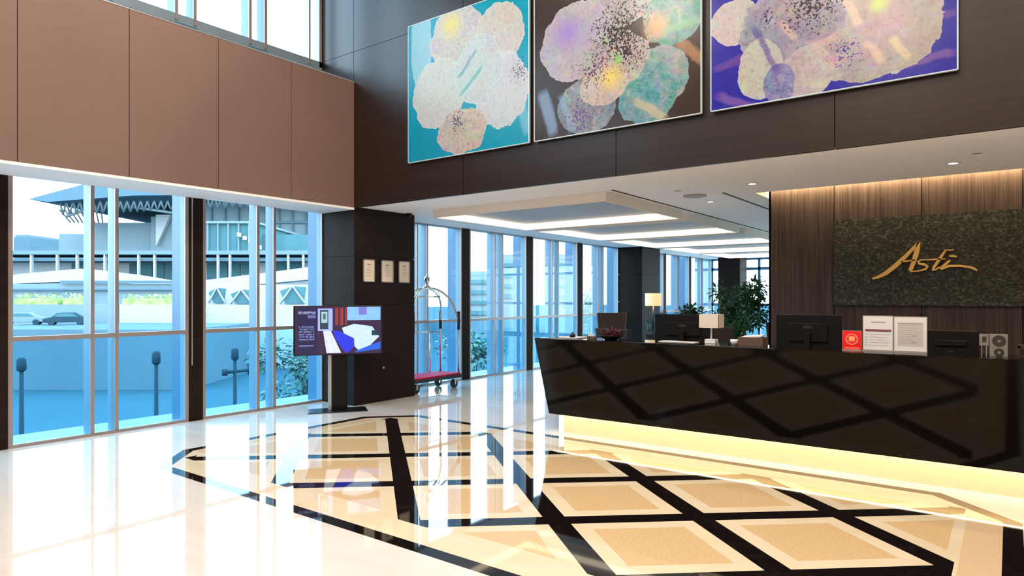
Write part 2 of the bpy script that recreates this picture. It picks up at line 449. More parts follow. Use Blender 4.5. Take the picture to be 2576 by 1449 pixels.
for i, (a, b, l, s) in enumerate(((0.26, 0.42, 'dark window post left of the view', 0), (2.20, 2.405, 'dark window post at the left edge of the photo', 0),
        (4.325, 4.51, 'dark window post between the two large near windows', 1),
        (9.63, 9.85, 'dark window post right of the luggage cart', 0), (11.76, 11.98, 'dark window post by the desk left tip', 0),
        (13.89, 14.11, 'dark window post two bays before the far column', 0), (18.90, 19.06, 'dark far post right of the lounge lamp', 0),
        (20.92, 21.06, 'dark far post above the bushy plant', 0))):
    post(4 + i, a, b, l, s)
wq = MB(); wq.box(XW - 0.2, XW + 0.006, -5.0, 0.26, 0.0, 2.95)
struct('wall_left_front', wq, M['darkwood'], 'dark veneer wall on the street side behind the camera')
# upper row above the spandrel
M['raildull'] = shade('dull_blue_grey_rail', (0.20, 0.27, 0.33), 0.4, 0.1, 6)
def upper():
    WN[0] += 1
    r = thing('window_%d' % WN[0], (0, 0, 0), 'upper clerestory window band above the tan panels', 'window', kind='structure')
    f = MB(); f.box(XW - 0.13, XW, -4.9, 6.39, 4.60, 4.80); f.box(XW - 0.13, XW - 0.02, -4.9, 6.39, 4.80, 4.98)
    f.box(XW - 0.13, XW, -4.9, 6.39, ZH - 0.05, ZH); f.cur = 1; f.box(XW - 0.13, XW - 0.01, -4.9, 6.39, 5.065, 5.185)
    f.build('window_frame', [M['alu'], M['raildull']], r)
    s = MB(); s.box(XW - 0.03, XW + 0.012, -4.9, 6.39, 4.985, 5.02); s.build('sill', M['trimmetal'], r)
    yy = [6.17]
    q = MB(); q.box(XW - 0.13, XW, 6.15, 6.18, 5.1, ZH - 0.03); q.build('mullion', M['alu'], r)
    q = MB(); q.box(XW - 0.13, XW - 0.01, 6.345, 6.39, 5.1, ZH); q.build('end_jamb', M['alu'], r)
    for k in range(11):
        c = 5.31 - 1.02 * k
        for dd in (-0.12, 0.12):
            q = MB(); q.box(XW - 0.025, XW, c + dd - 0.02, c + dd + 0.02, 5.1, ZH - 0.03); q.cur = 1; q.box(XW - 0.2, XW - 0.025, c + dd - 0.02, c + dd + 0.02, 5.1, ZH - 0.03); q.build('mullion', [M['alu'], M['alu_side']], r); yy.append(c + dd)
        q = MB(); q.box(XW - 0.16, XW + 0.01, c - 0.15, c + 0.15, 4.98, 5.07); q.build('bracket', M['pier'], r)
    yy = sorted(yy); 
    for a, b in zip([-4.9] + yy, yy + [6.38]):
        q = MB(); q.box(XW - 0.055, XW - 0.045, a, b, 4.97, ZH - 0.03); q.build('pane', M['glass'], r)
upper()
# end wall of the lounge: glazed with dark frames
r = thing('window_%d' % (WN[0] + 1), (0, 0, 0), 'glazed end wall of the lounge with dark frames', 'window', kind='structure')
f = MB(); f.box(-8.45, 6.0, 23.0, 23.12, 0, 0.1)
for z in (2.56, 1.33): f.box(-8.45, 6.0, 23.0, 23.12, z - 0.045, z + 0.045)
f.box(-8.45, 6.0, 23.0, 23.12, 2.86, 2.92)
for x in (-8.43, -8.05, -7.5, -6.8, -5.9, -5.0, -4.0, -3.0, -2.0, -1.0, 0, 1, 2, 3, 4, 5): f.box(x - 0.04, x + 0.04, 23.0, 23.12, 0, 2.9)
f.build('window_frame', M['pier'], r)
for a, b in ((-8.43, -7.5), (-7.5, -5.9), (-5.9, -4), (-4, -2), (-2, 6.0)):
    q = MB(); q.box(a, b, 23.05, 23.06, 0, 2.9); q.build('pane', M['glass'], r)

# =================================================================== CEILING FITTINGS
M['tray'] = shade('beige_painted_tray_frame', (0.82, 0.73, 0.63), 0.7, 0.04)
M['traygrey'] = shade('grey_ceiling_inset', (0.36, 0.38, 0.41), 0.5, 0.06)
M['traylight'] = glow('warm_cove_lit_wall_glow', (1.0, 0.82, 0.58), 1.05)  # inner tray walls emit, in place of cove light falling on them
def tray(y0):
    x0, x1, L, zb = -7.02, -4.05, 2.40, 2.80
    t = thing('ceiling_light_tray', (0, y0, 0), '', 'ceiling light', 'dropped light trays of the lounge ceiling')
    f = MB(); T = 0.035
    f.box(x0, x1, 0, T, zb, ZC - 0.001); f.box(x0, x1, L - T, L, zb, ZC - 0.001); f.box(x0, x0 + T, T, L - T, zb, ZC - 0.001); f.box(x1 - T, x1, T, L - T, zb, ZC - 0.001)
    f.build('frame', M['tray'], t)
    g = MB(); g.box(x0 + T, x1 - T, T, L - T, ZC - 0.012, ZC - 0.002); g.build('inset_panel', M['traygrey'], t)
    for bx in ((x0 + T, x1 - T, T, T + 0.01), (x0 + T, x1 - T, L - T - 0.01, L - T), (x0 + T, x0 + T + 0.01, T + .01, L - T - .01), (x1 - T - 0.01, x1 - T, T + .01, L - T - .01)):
        d = MB(); d.box(*bx, zb + 0.004, ZC - 0.013); d.build('emitter', M['traylight'], t)
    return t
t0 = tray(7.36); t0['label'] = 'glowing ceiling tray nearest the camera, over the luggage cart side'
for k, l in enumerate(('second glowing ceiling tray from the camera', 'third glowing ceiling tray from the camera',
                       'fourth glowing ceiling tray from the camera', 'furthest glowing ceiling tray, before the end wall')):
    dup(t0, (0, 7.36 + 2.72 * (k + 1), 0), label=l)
def slot(x, y0, y1, label):
    q = MB(); q.box(x - 0.014, x + 0.014, y0, y1, ZC - 0.006, ZC - 0.0005)
    tag(q.build('air_slot', M['groove']), label, 'air slot')
slot(-3.93, 7.3, 21.0, 'long dark air slot running beside the glowing ceiling trays')
slot(-2.91, 8.33, 12.5, 'shorter dark air slot near the reception wall corner')
M['lamp_on'] = glow('lit_recessed_lamp', (1.0, 0.88, 0.72), 9)
M['ring'] = shade('white_lamp_ring', (0.7, 0.68, 0.66), 0.4, 0.03)
def recessed(x, y, label, lit=True, r=0.045):
    t = thing('recessed_ceiling_lamp', (x, y, ZC), label, 'ceiling lamp', 'recessed lamps of the low ceiling')
    q = MB(); q.lathe([(r + 0.022, -0.0005), (r + 0.02, -0.008), (r, -0.010), (r, -0.002)], n=20); q.build('ring', M['ring'], t)
    q = MB(); q.lathe([(r * 0.9, -0.003), (r * 0.9, -0.006)], n=16); q.build('lens', M['lamp_on'] if lit else M['groove'], t)
recessed(-2.40, 7.86, 'lit recessed lamp near the left end of the reception wall')
recessed(-0.45, 7.84, 'brightest lit recessed lamp above the right half of the desk')
recessed(-3.32, 9.0, 'small lit recessed lamp beside the round ceiling speaker')
recessed(-3.30, 7.83, 'unlit dark recessed fitting in front of the ceiling speaker', False, 0.03)
recessed(-0.24, 7.42, 'unlit dark recessed fitting at the upper right of the ceiling', False, 0.03)
q = MB(); q.lathe([(0.15, -0.0005), (0.15, -0.012), (0.11, -0.02), (0.02, -0.022)], c=(-3.29, 8.36, ZC), n=28)
tag(q.build('ceiling_speaker', shade('grey_speaker_grille', (0.40, 0.38, 0.37), 0.6)), 'round grey ceiling speaker between the two dark air slots', 'speaker')
t = thing('security_camera', (-7.62, 7.44, ZC), 'tiny dark dome camera on the ceiling by the notice column', 'camera')
q = MB(); q.lathe([(0.05, 0), (0.05, -0.02), (0.035, -0.025)], n=16); q.build('mount', M['blackm'], t)
q = MB(); q.lathe([(0.04, -0.02), (0.038, -0.045), (0.02, -0.065), (0.004, -0.07)], n=16); q.build('dome', M['black'], t)
# fittings for the added lobby lamps (unseen, above the frame)
M['lobbyfill'] = glow('lobby_fill_glow', (1.0, 0.93, 0.86), 6)
for i, (lx, ly) in enumerate(((-5.5, 3.6), (-2.0, 3.6), (1.5, 3.6), (-5.5, 0.2), (-2.0, 0.2), (1.5, 0.2), (-2.0, -3.0), (2.0, -3.0))):
    t = thing('lobby_fill_panel', (lx, ly, ZH), 'unseen square light panel added above the view to brighten the lobby', 'ceiling light', 'added square lights of the high lobby ceiling')
    q = MB(); 
    for a in (-0.5, 0.45): q.box(a, a + 0.05, -0.5, 0.5, -0.05, -0.001); q.box(-0.45, 0.45, a, a + 0.05, -0.05, -0.001)
    q.build('frame', M['ring'], t)
    q = MB(); q.box(-0.45, 0.45, -0.45, 0.45, -0.04, -0.03); q.build('emitter', M['lobbyfill'], t)

# =================================================================== RECEPTION DESK
YB, ZB, YT, ZTOP, DX1 = 6.555, 0.22, 6.405, 1.113, 2.3     # the front leans out towards the hall by about 9.5 degrees
XBL, XTL, YK = -4.37, -4.474, 6.93
M['deskgloss'] = shade('black_brown_polished_desk_stone', (0.0035, 0.0025, 0.0021), 0.08, 0.25, 2, spec=0.2)
M['plinth'] = shade('cream_marble_plinth', (0.80, 0.64, 0.42), 0.25, 0.05, 2)
M['lip'] = glow('warm_strip_under_desk', (1.0, 0.78, 0.46), 2.5)
desk = thing('reception_desk', (-1.1, 6.9, 0), 'long glossy black reception desk leaning over a glowing cream plinth', 'desk')
def DL(v): return (v[0] + 1.1, v[1] - 6.9, v[2])
q = MB(); q.prism([DL((XBL, YB, ZB)), DL((DX1, YB, ZB)), DL((DX1, YT, ZTOP)), DL((XTL, YT, ZTOP))], (0, 0.03, 0.005)); q.build('front_panel', M['deskgloss'], desk)
q = MB(); q.prism([DL((XBL, YB + 0.031, ZB)), DL((XTL, YT + 0.031, ZTOP - .001)), DL((XTL, YK, ZTOP - .001)), DL((XBL, YK, ZB))], (0.03, 0, 0)); q.build('end_panel', M['deskgloss'], desk)
q = MB(); q.box(XTL + 0.031 + 1.1, DX1 + 1.1, YT + 0.032 - 6.9, YK - 6.9, ZTOP - 0.025, ZTOP); q.build('counter_top', M['deskgloss'], desk)
q = MB(); q.box(-4.22 + 1.1, DX1 + 1.1, 6.65 - 6.9, 6.88 - 6.9, 0.0, ZB + 0.01); q.build('plinth', M['plinth'], desk)
q = MB(); q.box(-4.30 + 1.1, DX1 + 1.1, 6.615 - 6.9, 6.645 - 6.9, ZB + 0.005, ZB + 0.02); q.build('light_strip', M['lip'], desk)
q = MB(); q.box(-4.4 + 1.1, DX1 + 1.1, 6.97 - 6.9, 7.85 - 6.9, 0.73, 0.76); q.box(-4.3 + 1.1, DX1 + 1.1, 6.935 - 6.9, 6.965 - 6.9, 0.0, 1.09); q.box(-4.35 + 1.1, -4.31 + 1.1, 6.97 - 6.9, 7.8 - 6.9, 0, 0.73); q.box(2.1 + 1.1, 2.14 + 1.1, 6.97 - 6.9, 7.8 - 6.9, 0, 0.73)
q.build('work_surface', M['blackm'], desk)
# =================================================================== ARTWORKS
def art_mat(name, cx, cz, bgc, petals, strokes, spots, tint_seed):
    """procedural floral print: overlapping pearl petals (ellipses) on a flat ground"""
    m = Mat(name, rough=0.22, spec=0.4)
    x, _, z = m.xyz()
    warp = m.noise(5, 4, off=(tint_seed, 0, 0)); warp2 = m.noise(22, 4, off=(0, tint_seed, 0)); streak = m.noise(9, 6, (1, 1, 3.5), dist=2.5, off=(tint_seed, 0, 3))
    hue = m.noise(2.3, 3, off=(tint_seed * 2, 0, 1), dist=1.0, color=True)
    hs = m.t.nodes.new('ShaderNodeHueSaturation'); hs.inputs['Saturation'].default_value = 1.9; hs.inputs['Value'].default_value = 1.25
    m.t.links.new(hue, hs.inputs['Color']); hue = hs.outputs[0]
    c = m.mix((warp - 0.4) * 0.8, bgc, tuple(min(1, v * 1.5 + 0.01) for v in bgc))
    streak2 = m.noise(7, 7, (1.6, 1, 0.5), dist=3.5, rough=0.7, off=(3, tint_seed, 0)); warp3 = m.noise(3.2, 5, off=(tint_seed, 5, tint_seed), dist=1.2); h2 = m.noise(4.5, 5, (1, 1, 1.8), off=(0, tint_seed, 7), dist=2.0, color=True)
    hs2 = m.t.nodes.new('ShaderNodeHueSaturation'); hs2.inputs['Saturation'].default_value = 1.4; hs2.inputs['Value'].default_value = 1.3; m.t.links.new(h2, hs2.inputs['Color']); hue2 = hs2.outputs[0]
    def loc(px, py): p = at_y(px, py, 6.345); return p.x - cx, p.z - cz
    def strokef(c, x0, y0, x1, y1, w, col, st=1.0):
        a = loc(x0, y0); b = loc(x1, y1); L = math.hypot(b[0] - a[0], b[1] - a[1]); ux, uz = (b[0] - a[0]) / L, (b[1] - a[1]) / L
        al = (x - a[0]) * ux + (z - a[1]) * uz; pr = ((x - a[0]) * -uz + (z - a[1]) * ux + (warp - 0.5) * 0.08).ab()
        return m.mix((1.0 - pr / w).cl().m('SMOOTH_MIN', 0.45, 0.2).cl() * 1.9 * ((al / L).cl() * (1.0 - al / L).cl() * 8.0).cl() * st * (streak * 0.9 + 0.35).cl(), c, col)
    for s_ in strokes:
        if s_[0] == 0: c = strokef(c, *s_[1:])
    for (px, py, rx, ry, col, sp) in petals:
        a = loc(px - rx, py); b = loc(px + rx, py); t_ = loc(px, py - ry); u_ = loc(px, py + ry)
        ex, ez = (a[0] + b[0]) / 2, (t_[1] + u_[1]) / 2; wx, wz = abs(b[0] - a[0]) / 2, abs(t_[1] - u_[1]) / 2
        dx = (x - ex) / wx; dz = (z - ez) / wz
        d = (dx * dx + dz * dz).sq() + (warp - 0.5) * 0.42 + (warp2 - 0.5) * 0.025
        inside = d.lt(1.0)
        pc = m.mix((streak - 0.35).cl() * 1.2 * sp, col, hue)
        pc = m.mix((warp2 - 0.5).cl() * 3.0 * sp, pc, tuple(v * 0.45 for v in col))
        pc = m.mix(d.gt(0.972) * 0.35, pc, tuple(min(1, v * 1.25 + 0.05) for v in col))
        pc = m.mix((warp3 - 0.46).cl() * 2.6 * sp, pc, hue2)
        pc = m.mix((streak2 - 0.5).cl() * 2.2, pc, tuple(v * 0.62 for v in col))
        c = m.mix(inside * 0.97, c, pc)
    for s_ in strokes:
        if s_[0] == 1: c = strokef(c, *s_[1:])
    fine = m.noise(52, 2, off=(1, 2, 3))
    for (px, py, r_, col, th) in spots:
        a = loc(px - r_, py); b = loc(px + r_, py); ex, ez = (a[0] + b[0]) / 2, loc(px, py)[1]; w_ = abs(b[0] - a[0]) / 2
        d = (((x - ex) / w_) * ((x - ex) / w_) + ((z - ez) / w_) * ((z - ez) / w_)).sq()
        if th is None: c = m.mix((1.0 - d).cl() * 0.95, c, col)
        else: c = m.mix((fine - (d * 0.16 + th)).gt(0) * d.lt(1.25), c, col)
    m.base(m.mix(0.38, c, (0, 0, 0))); return m.m
PEARL = lin(212, 220, 216); LILAC = lin(190, 182, 205); TAUPE = lin(190, 176, 165); TEAL = lin(0, 158, 190); SEA = lin(70, 150, 155)
M['art1'] = art_mat('teal_floral_print', -5.515, 4.33, lin(0, 160, 195),
    [(1060, 120, 26, 110, lin(150, 215, 240), .3), (1150, 95, 68, 82, PEARL, .9), (1256, 85, 62, 80, lin(218, 216, 212), .6), (1105, 235, 66, 88, lin(216, 226, 226), .5), (1262, 225, 70, 95, lin(216, 222, 232), .5), (1205, 175, 60, 90, lin(205, 224, 232), .6), (1163, 330, 62, 58, lin(215, 200, 190), 1.0)],
    [(0, 1330, 340, 1308, 250, 0.09, lin(130, 205, 235)), (1, 1150, 200, 1200, 120, 0.03, lin(90, 170, 190)), (1, 1155, 245, 1215, 165, 0.03, lin(40, 190, 180))],
    [(1135, 62, 34, lin(245, 235, 120), None), (1310, 180, 26, lin(70, 45, 50), 0.50), (1150, 305, 30, lin(70, 70, 120), 0.52)], 1.7)
M['art2'] = art_mat('dark_floral_print', -3.435, 4.33, lin(62, 46, 40),
    [(1565, 5, 95, 62, lin(185, 185, 185), .8), (1695, 35, 78, 78, lin(70, 160, 150), 1.0), (1452, 105, 92, 98, lin(196, 184, 206), .8), (1660, 195, 72, 82, lin(120, 165, 165), 1.0), (1630, 235, 78, 78, lin(60, 155, 160), 1.0), (1478, 265, 74, 72, lin(120, 130, 150), 1.0), (1545, 150, 88, 70, lin(190, 178, 175), 1.0), (1520, 215, 60, 50, lin(210, 190, 175), 1.0)],
    [(0, 1700, 100, 1775, 155, 0.07, lin(190, 140, 100)), (0, 1362, 225, 1395, 345, 0.09, lin(150, 180, 220)), (0, 1520, 330, 1560, 270, .04, lin(60, 46, 40)), (1, 1410, 235, 1440, 335, 0.05, lin(140, 180, 215)), (1, 1590, 250, 1680, 300, .05, lin(215, 200, 160)), (1, 1650, 85, 1765, 45, .05, lin(140, 200, 160))],
    [(1430, 80, 50, lin(170, 140, 230), None), (1565, 85, 70, lin(35, 28, 30), 0.44), (1580, 125, 45, lin(50, 30, 35), 0.44), (1535, 195, 40, lin(250, 225, 90), None), (1650, 65, 40, lin(245, 175, 110), None), (1500, 170, 50, lin(110, 50, 90), 0.50), (1460, 290, 50, lin(110, 60, 150), 0.5), (1555, 150, 14, lin(150, 235, 110), None)], 4.2)
M['art3'] = art_mat('violet_floral_print', -1.335, 4.33, lin(44, 40, 170),
    [(2080, -110, 130, 100, lin(190, 180, 190), .9), (1850, 55, 62, 58, lin(215, 205, 205), .7), (2010, 60, 150, 120, lin(160, 150, 178), 1.0), (2250, 50, 120, 140, TAUPE, .7), (2170, 130, 110, 75, lin(180, 165, 170), .9), (1912, 175, 58, 75, lin(205, 200, 195), .9), (2030, 180, 66, 66, lin(195, 180, 185), 1.0), (1960, 210, 40, 50, lin(120, 120, 190), 1.0)],
    [(0, 1790, 180, 1900, 130, 0.05, lin(120, 80, 170)), (0, 1795, 240, 1960, 290, 0.05, lin(140, 100, 185)), (0, 2330, 50, 2410, 30, 0.035, lin(120, 85, 170)), (0, 2260, 165, 2410, 130, 0.035, lin(140, 100, 180)), (0, 2120, 240, 2240, 150, .05, lin(70, 50, 150)),
     (1, 1960, 50, 2005, 100, .035, lin(225, 195, 185)), (1, 2120, -10, 2165, 70, .045, lin(240, 215, 195)), (1, 2175, 100, 2225, 160, .04, lin(235, 205, 185)), (1, 2240, 90, 2290, 150, .04, lin(235, 215, 170)), (1, 1890, 60, 1960, 190, .035, lin(90, 75, 165)), (1, 2040, 120, 2110, 90, .035, lin(220, 190, 180))],
    [(2050, 5, 75, lin(40, 35, 45), 0.46), (2212, 8, 36, lin(215, 245, 120), None), (2120, 130, 45, lin(60, 60, 160), 0.5), (1925, 45, 30, lin(80, 50, 110), 0.5)], 8.6)
M['acryl'] = shade('pale_acrylic_edge', (0.50, 0.60, 0.62), 0.15, 0.05, 5)
for (nm, xa, xb, mat, lab) in (('art1', -6.515, -4.515, 'art1', 'teal floral art panel, leftmost of the three on the dark wall'),
                               ('art2', -4.435, -2.435, 'art2', 'dark brown floral art panel, middle of the three on the wall'),
                               ('art3', -2.335, -0.335, 'art3', 'violet blue floral art panel, rightmost of the three on the wall')):
    cx = (xa + xb) / 2; h = 0.922
    t = thing('art_panel', (cx, 6.36, 4.33), lab, 'artwork', 'floral art panels on the dark veneer wall')
    q = MB(); q.box(-0.995, 0.995, -0.012, 0.012, -h + 0.005, h - 0.005); q.build('print', M[mat], t)
    q = MB(); e_ = 0.012
    q.box(-1.0 - e_ + .006, -0.995, -0.014, 0.014, -h, h); q.box(0.995, 1.0 + e_ - .006, -0.014, 0.014, -h, h); q.box(-0.995, 0.995, -0.014, 0.014, -h - .004, -h + 0.005); q.box(-0.995, 0.995, -0.014, 0.014, h - 0.005, h + .004)
    q.build('acrylic_edge', M['acryl'], t)
    for sx in (-0.93, 0.93):
        for sz in (-0.85, 0.85): q = MB(); q.tube([(sx, 0.012, sz), (sx, 0.04, sz)], 0.012, 8); q.build('standoff', M['trimmetal'], t)

# =================================================================== NOTICES on the column
M['paper'] = shade('cream_certificate_paper', (0.80, 0.68, 0.55), 0.6, 0.06, 30)
M['ink'] = shade('grey_print', (0.34, 0.29, 0.25), 0.7)
M['noticeframe'] = shade('thin_pale_notice_frame', (0.35, 0.31, 0.28), 0.3, 0.05, metal=0.3)
for (ya, yb, lab) in ((6.56, 6.78, 'framed cream notice on the dark column, nearest the window'), (6.915, 7.16, 'framed cream notice in the middle of the row of three'), (7.275, 7.51, 'framed cream notice furthest right on the column')):
    t = thing('framed_notice', (XP - 0.005, (ya + yb) / 2, 1.99), lab, 'notice', 'framed notices on the dark column')
    w = (yb - ya) / 2; h = 0.17
    q = MB(); q.box(0, 0.014, -w, w, -h, -h + 0.012); q.box(0, 0.014, -w, w, h - 0.012, h); q.box(0, 0.014, -w, -w + 0.012, -h, h); q.box(0, 0.014, w - 0.012, w, -h, h); q.build('frame', M['noticeframe'], t)
    q = MB(); q.box(0.001, 0.008, -w + .012, w - .012, -h + .012, h - .012); q.cur = 1
    q.box(0.008, 0.0085, -0.035, 0.035, 0.085, 0.105)
    for k in range(7): q.box(0.008, 0.0085, -0.055 + 0.008 * (k % 2), 0.055 - 0.012 * (k % 3), 0.06 - k * 0.022, 0.064 - k * 0.022)
    q.build('sheet', [M['paper'], M['ink']], t)
q = MB(); q.box(-7.69, -7.682, 6.92, 7.01, 0.47, 0.56); q.cur = 1; q.box(-7.682, -7.680, 6.945, 6.985, 0.50, 0.53)
tag(q.build('wall_socket', [M['blackm'], M['noticeframe']], bevel=0), 'small dark wall socket low on the notice column', 'socket')

# =================================================================== TELEVISION ON STAND
def tv_mat():
    m = Mat('television_picture', rough=0.25, color=(0.01, 0.01, 0.01))
    x, _, z = m.xyz(); n = m.noise(14, 3); n2 = m.noise(40, 2)
    def U(px): return (px - 857) / 100 * 0.585
    def V(py): return (831 - py) / 62 * 0.345
    def rect(a, b, c_, d_): return x.gt(U(a)) * x.lt(U(b)) * z.lt(V(c_)) * z.gt(V(d_))
    def poly(pts):                               # convex, clockwise in picture
        r = None
        for i in range(len(pts)):
            ax, az = U(pts[i][0]), V(pts[i][1]); bx, bz = U(pts[(i + 1) % len(pts)][0]), V(pts[(i + 1) % len(pts)][1])
            s_ = ((x - ax) * (bz - az) - (z - az) * (bx - ax)).gt(0); r = s_ if r is None else r * s_
        return r
    c = m.mix(n, lin(30, 22, 50), lin(60, 35, 70))
    c = m.mix(rect(762, 806, 772, 888), c, lin(30, 28, 66))
    c = m.mix(rect(764, 803, 783, 790) * n2.gt(0.42), c, lin(120, 125, 165)); c = m.mix(rect(785, 803, 792, 800), c, lin(95, 100, 150))
    c = m.mix(rect(765, 800, 819, 856) * (z.near(0.0, 0.035)).gt(0.007) * n2.gt(0.45), c, lin(105, 115, 165))
    c = m.mix(rect(765, 798, 867, 870), c, lin(110, 115, 160))
    c = m.mix(rect(808, 842, 776, 832), c, lin(150, 165, 225)); c = m.mix(rect(813, 832, 780, 828), c, lin(40, 60, 70)); c = m.mix(rect(816, 830, 784, 812), c, lin(150, 185, 195)); c = m.mix(rect(820, 826, 789, 803), c, lin(70, 95, 100))
    c = m.mix(rect(848, 875, 774, 818) * (x.near(0.0, 0.07)).gt(0.012), c, lin(140, 50, 45))
    c = m.mix(rect(876, 955, 772, 806), c, m.mix(n, lin(90, 160, 220), lin(150, 190, 235))); c = m.mix(rect(903, 922, 772, 792), c, lin(110, 110, 190))
    c = m.mix(poly([(852, 829), (892, 815), (935, 822), (952, 848), (930, 870), (885, 888), (872, 850)]), c, m.mix(n, lin(165, 195, 235), lin(200, 220, 245)))
    c = m.mix(poly([(820, 832), (838, 832), (862, 888), (828, 888)]), c, m.mix(n, lin(185, 185, 225), lin(215, 225, 230)))
    c = m.mix(poly([(835, 832), (856, 832), (892, 852), (893, 872), (880, 886), (861, 887), (850, 855)]), c, lin(35, 50, 205))
    c = m.mix(poly([(887, 884), (940, 866), (955, 860), (955, 880), (900, 887)]), c, lin(30, 90, 200))
    c = m.mix(rect(934, 950, 832, 845), c, lin(20, 55, 75))
    m.base(m.mix(0.0, (0.01, 0.01, 0.012), (0.01, 0.01, 0.012))); m.emission(c, 0.95); return m.m
tv = thing('television_stand', (-7.56, 6.02, 0), 'flat television on a black floor stand showing a hotel bedroom picture', 'television', rz=math.radians(54.9))
q = MB(); q.box(-0.42, 0.38, -0.19, 0.19, 0.0, 0.012); q.build('base_plate', M['black'], tv, bevel=0.004)
q = MB(); q.box(-0.10, 0.12, 0.03, 0.08, 0.012, 0.98); q.build('pillar', M['black'], tv, bevel=0.004)
q = MB(); q.box(-0.145, -0.10, 0.03, 0.08, 0.012, 0.85); q.build('pillar_edge', M['trimmetal'], tv)
q = MB(); q.box(-0.61, 0.61, -0.03, 0.015, 0.785, 1.475); q.build('bezel', M['black'], tv, bevel=0.006)
q = MB(); q.box(-0.3, 0.3, 0.015, 0.03, 0.9, 1.35); q.build('bracket', M['blackm'], tv)
q = MB(); q.box(-0.588, 0.588, -0.002, 0.0, -0.333, 0.333); q.build('screen', tv_mat(), tv, loc=(0, -0.0315, 1.13))

# =================================================================== LUGGAGE CART
M['crimson'] = shade('crimson_carpet', lin(200, 20, 75), 0.8, 0.15, 40)
M['rubber'] = shade('dark_rubber', (0.02, 0.015, 0.02), 0.6)
cart = thing('luggage_cart', (-8.03, 8.27, 0), 'birdcage luggage cart with crimson carpet deck and chrome hoops by the window', 'luggage cart')
q = MB(); q.box(-0.26, 0.26, -0.58, 0.60, 0.19, 0.225); q.build('deck_frame', M['brass'], cart, bevel=0.006)
q = MB(); q.box(-0.25, 0.25, -0.57, 0.59, 0.225, 0.26); q.build('carpet', M['crimson'], cart, bevel=0.01)
q = MB(); q.box(-0.275, 0.275, -0.60, -0.58, 0.18, 0.235); q.box(-0.275, 0.275, 0.60, 0.62, 0.18, 0.235); q.box(0.26, 0.275, -0.58, 0.60, 0.18, 0.235); q.box(-0.275, -0.26, -0.58, 0.60, 0.18, 0.235); q.build('bumper', M['rubber'], cart)
for sx in (-0.19, 0.19):
    for sy in (-0.46, 0.48):
        q = MB(); q.tube([(sx - 0.022, sy, 0.075), (sx + 0.022, sy, 0.075)], 0.075, 20); w_ = q.build('wheel', M['rubber'], cart)
        q = MB(); q.box(sx - 0.035, sx - 0.027, sy - 0.02, sy + 0.02, 0.06, 0.19); q.box(sx + 0.027, sx + 0.035, sy - 0.02, sy + 0.02, 0.06, 0.19); q.build('fork', M['chrome'], w_)
for sx in (-0.22, 0.22):
    pts = [(sx, -0.55, 0.25), (sx, -0.55, 1.15)]
    for k in range(1, 16):
        a = math.pi * k / 16; pts.append((sx * (1 - 0.75 * math.sin(a)), -0.55 * math.cos(a) + 0.01, 1.15 + 0.60 * math.sin(a) ** 0.8))
    pts += [(sx, 0.57, 1.15), (sx, 0.57, 0.25)]
    q = MB(); q.tube(pts, 0.019, 12); h_ = q.build('hoop', M['chrome'], cart)
    for yy in (-0.55, 0.57):
        q = MB(); q.tube([(sx, yy, 1.02), (sx, yy, 1.34)], 0.026, 12); q.build('bumper_sleeve', M['rubber'], h_)
q = MB(); q.tube([(0, -0.30, 1.60), (0, 0.32, 1.60)], 0.014, 10); q.tube([(0, -0.30, 1.60), (0, -0.26, 1.70)], 0.008); q.tube([(0, 0.32, 1.60), (0, 0.28, 1.70)], 0.008); q.build('hanging_rail', M['chrome'], cart)
q = MB(); q.tube([(-0.22, -0.55, 0.98), (-0.22, 0.57, 0.98)], 0.013, 10); q.tube([(-0.22, 0.3, 0.26), (-0.22, 0.3, 0.98)], 0.010, 10); q.tube([(-0.22, -0.2, 0.26), (-0.22, -0.2, 0.98)], 0.010, 10); q.build('side_rail', M['chrome'], cart)
q = MB(); q.lathe([(0.02, 1.72), (0.075, 1.74), (0.085, 1.765), (0.035, 1.79), (0.025, 1.83), (0.045, 1.87), (0.055, 1.90), (0.045, 1.935), (0.02, 1.955), (0.012, 1.985), (0.003, 1.995)], n=20); q.build('finial', M['chrome'], cart)

# =================================================================== RECEPTION SIGN
def stone_mat():
    m = Mat('dark_green_brown_mosaic_stone', rough=0.5, spec=0.35)
    v = m.voro(42, (1, 1, 1.2), color=True); n = m.noise(1.2, 4)
    sp_ = m.t.nodes.new('ShaderNodeSeparateColor'); m.t.links.new(v, sp_.inputs[0]); a = Nd(m.t, sp_.outputs[0]); b = Nd(m.t, sp_.outputs[1])
    c1 = m.ramp(a, [(0.0, (0.006, 0.008, 0.006)), (0.5, (0.017, 0.023, 0.016)), (0.85, (0.035, 0.046, 0.032)), (1, (0.075, 0.085, 0.06))])
    c2 = m.ramp(a, [(0.0, (0.008, 0.006, 0.007)), (0.6, (0.022, 0.018, 0.013)), (1, (0.055, 0.05, 0.04))])
    c = m.mix((b * 0.7 + n * 0.6 - 0.25).cl(), c1, c2)
    m.base(c); m.bump(a, 0.5, 0.006); return m.m
M['stone'] = stone_mat()
q = MB(); q.box(-1.785, 1.55, 9.165, 9.1995, 1.495, 2.565)
tag(q.build('mosaic_stone_panel', M['stone']), 'dark green mosaic stone panel set into the reception wall', 'wall panel')
def gold_stroke(q, pts, ws, y=9.145, d=0.016):   # flat ribbon lettering with real thickness
    L, R = [], []
    for i, p in enumerate(pts):
        a = pts[max(i - 1, 0)]; b = pts[min(i + 1, len(pts) - 1)]
        tx, tz = b[0] - a[0], b[1] - a[1]; l = math.hypot(tx, tz); nx, nz = -tz / l, tx / l; w = ws[i] / 2
        L.append((p[0] + nx * w, y, p[1] + nz * w)); R.append((p[0] - nx * w, y, p[1] - nz * w))
    for i in range(len(pts) - 1):
        q.prism([L[i], L[i + 1], R[i + 1], R[i]], (0, d, 0))
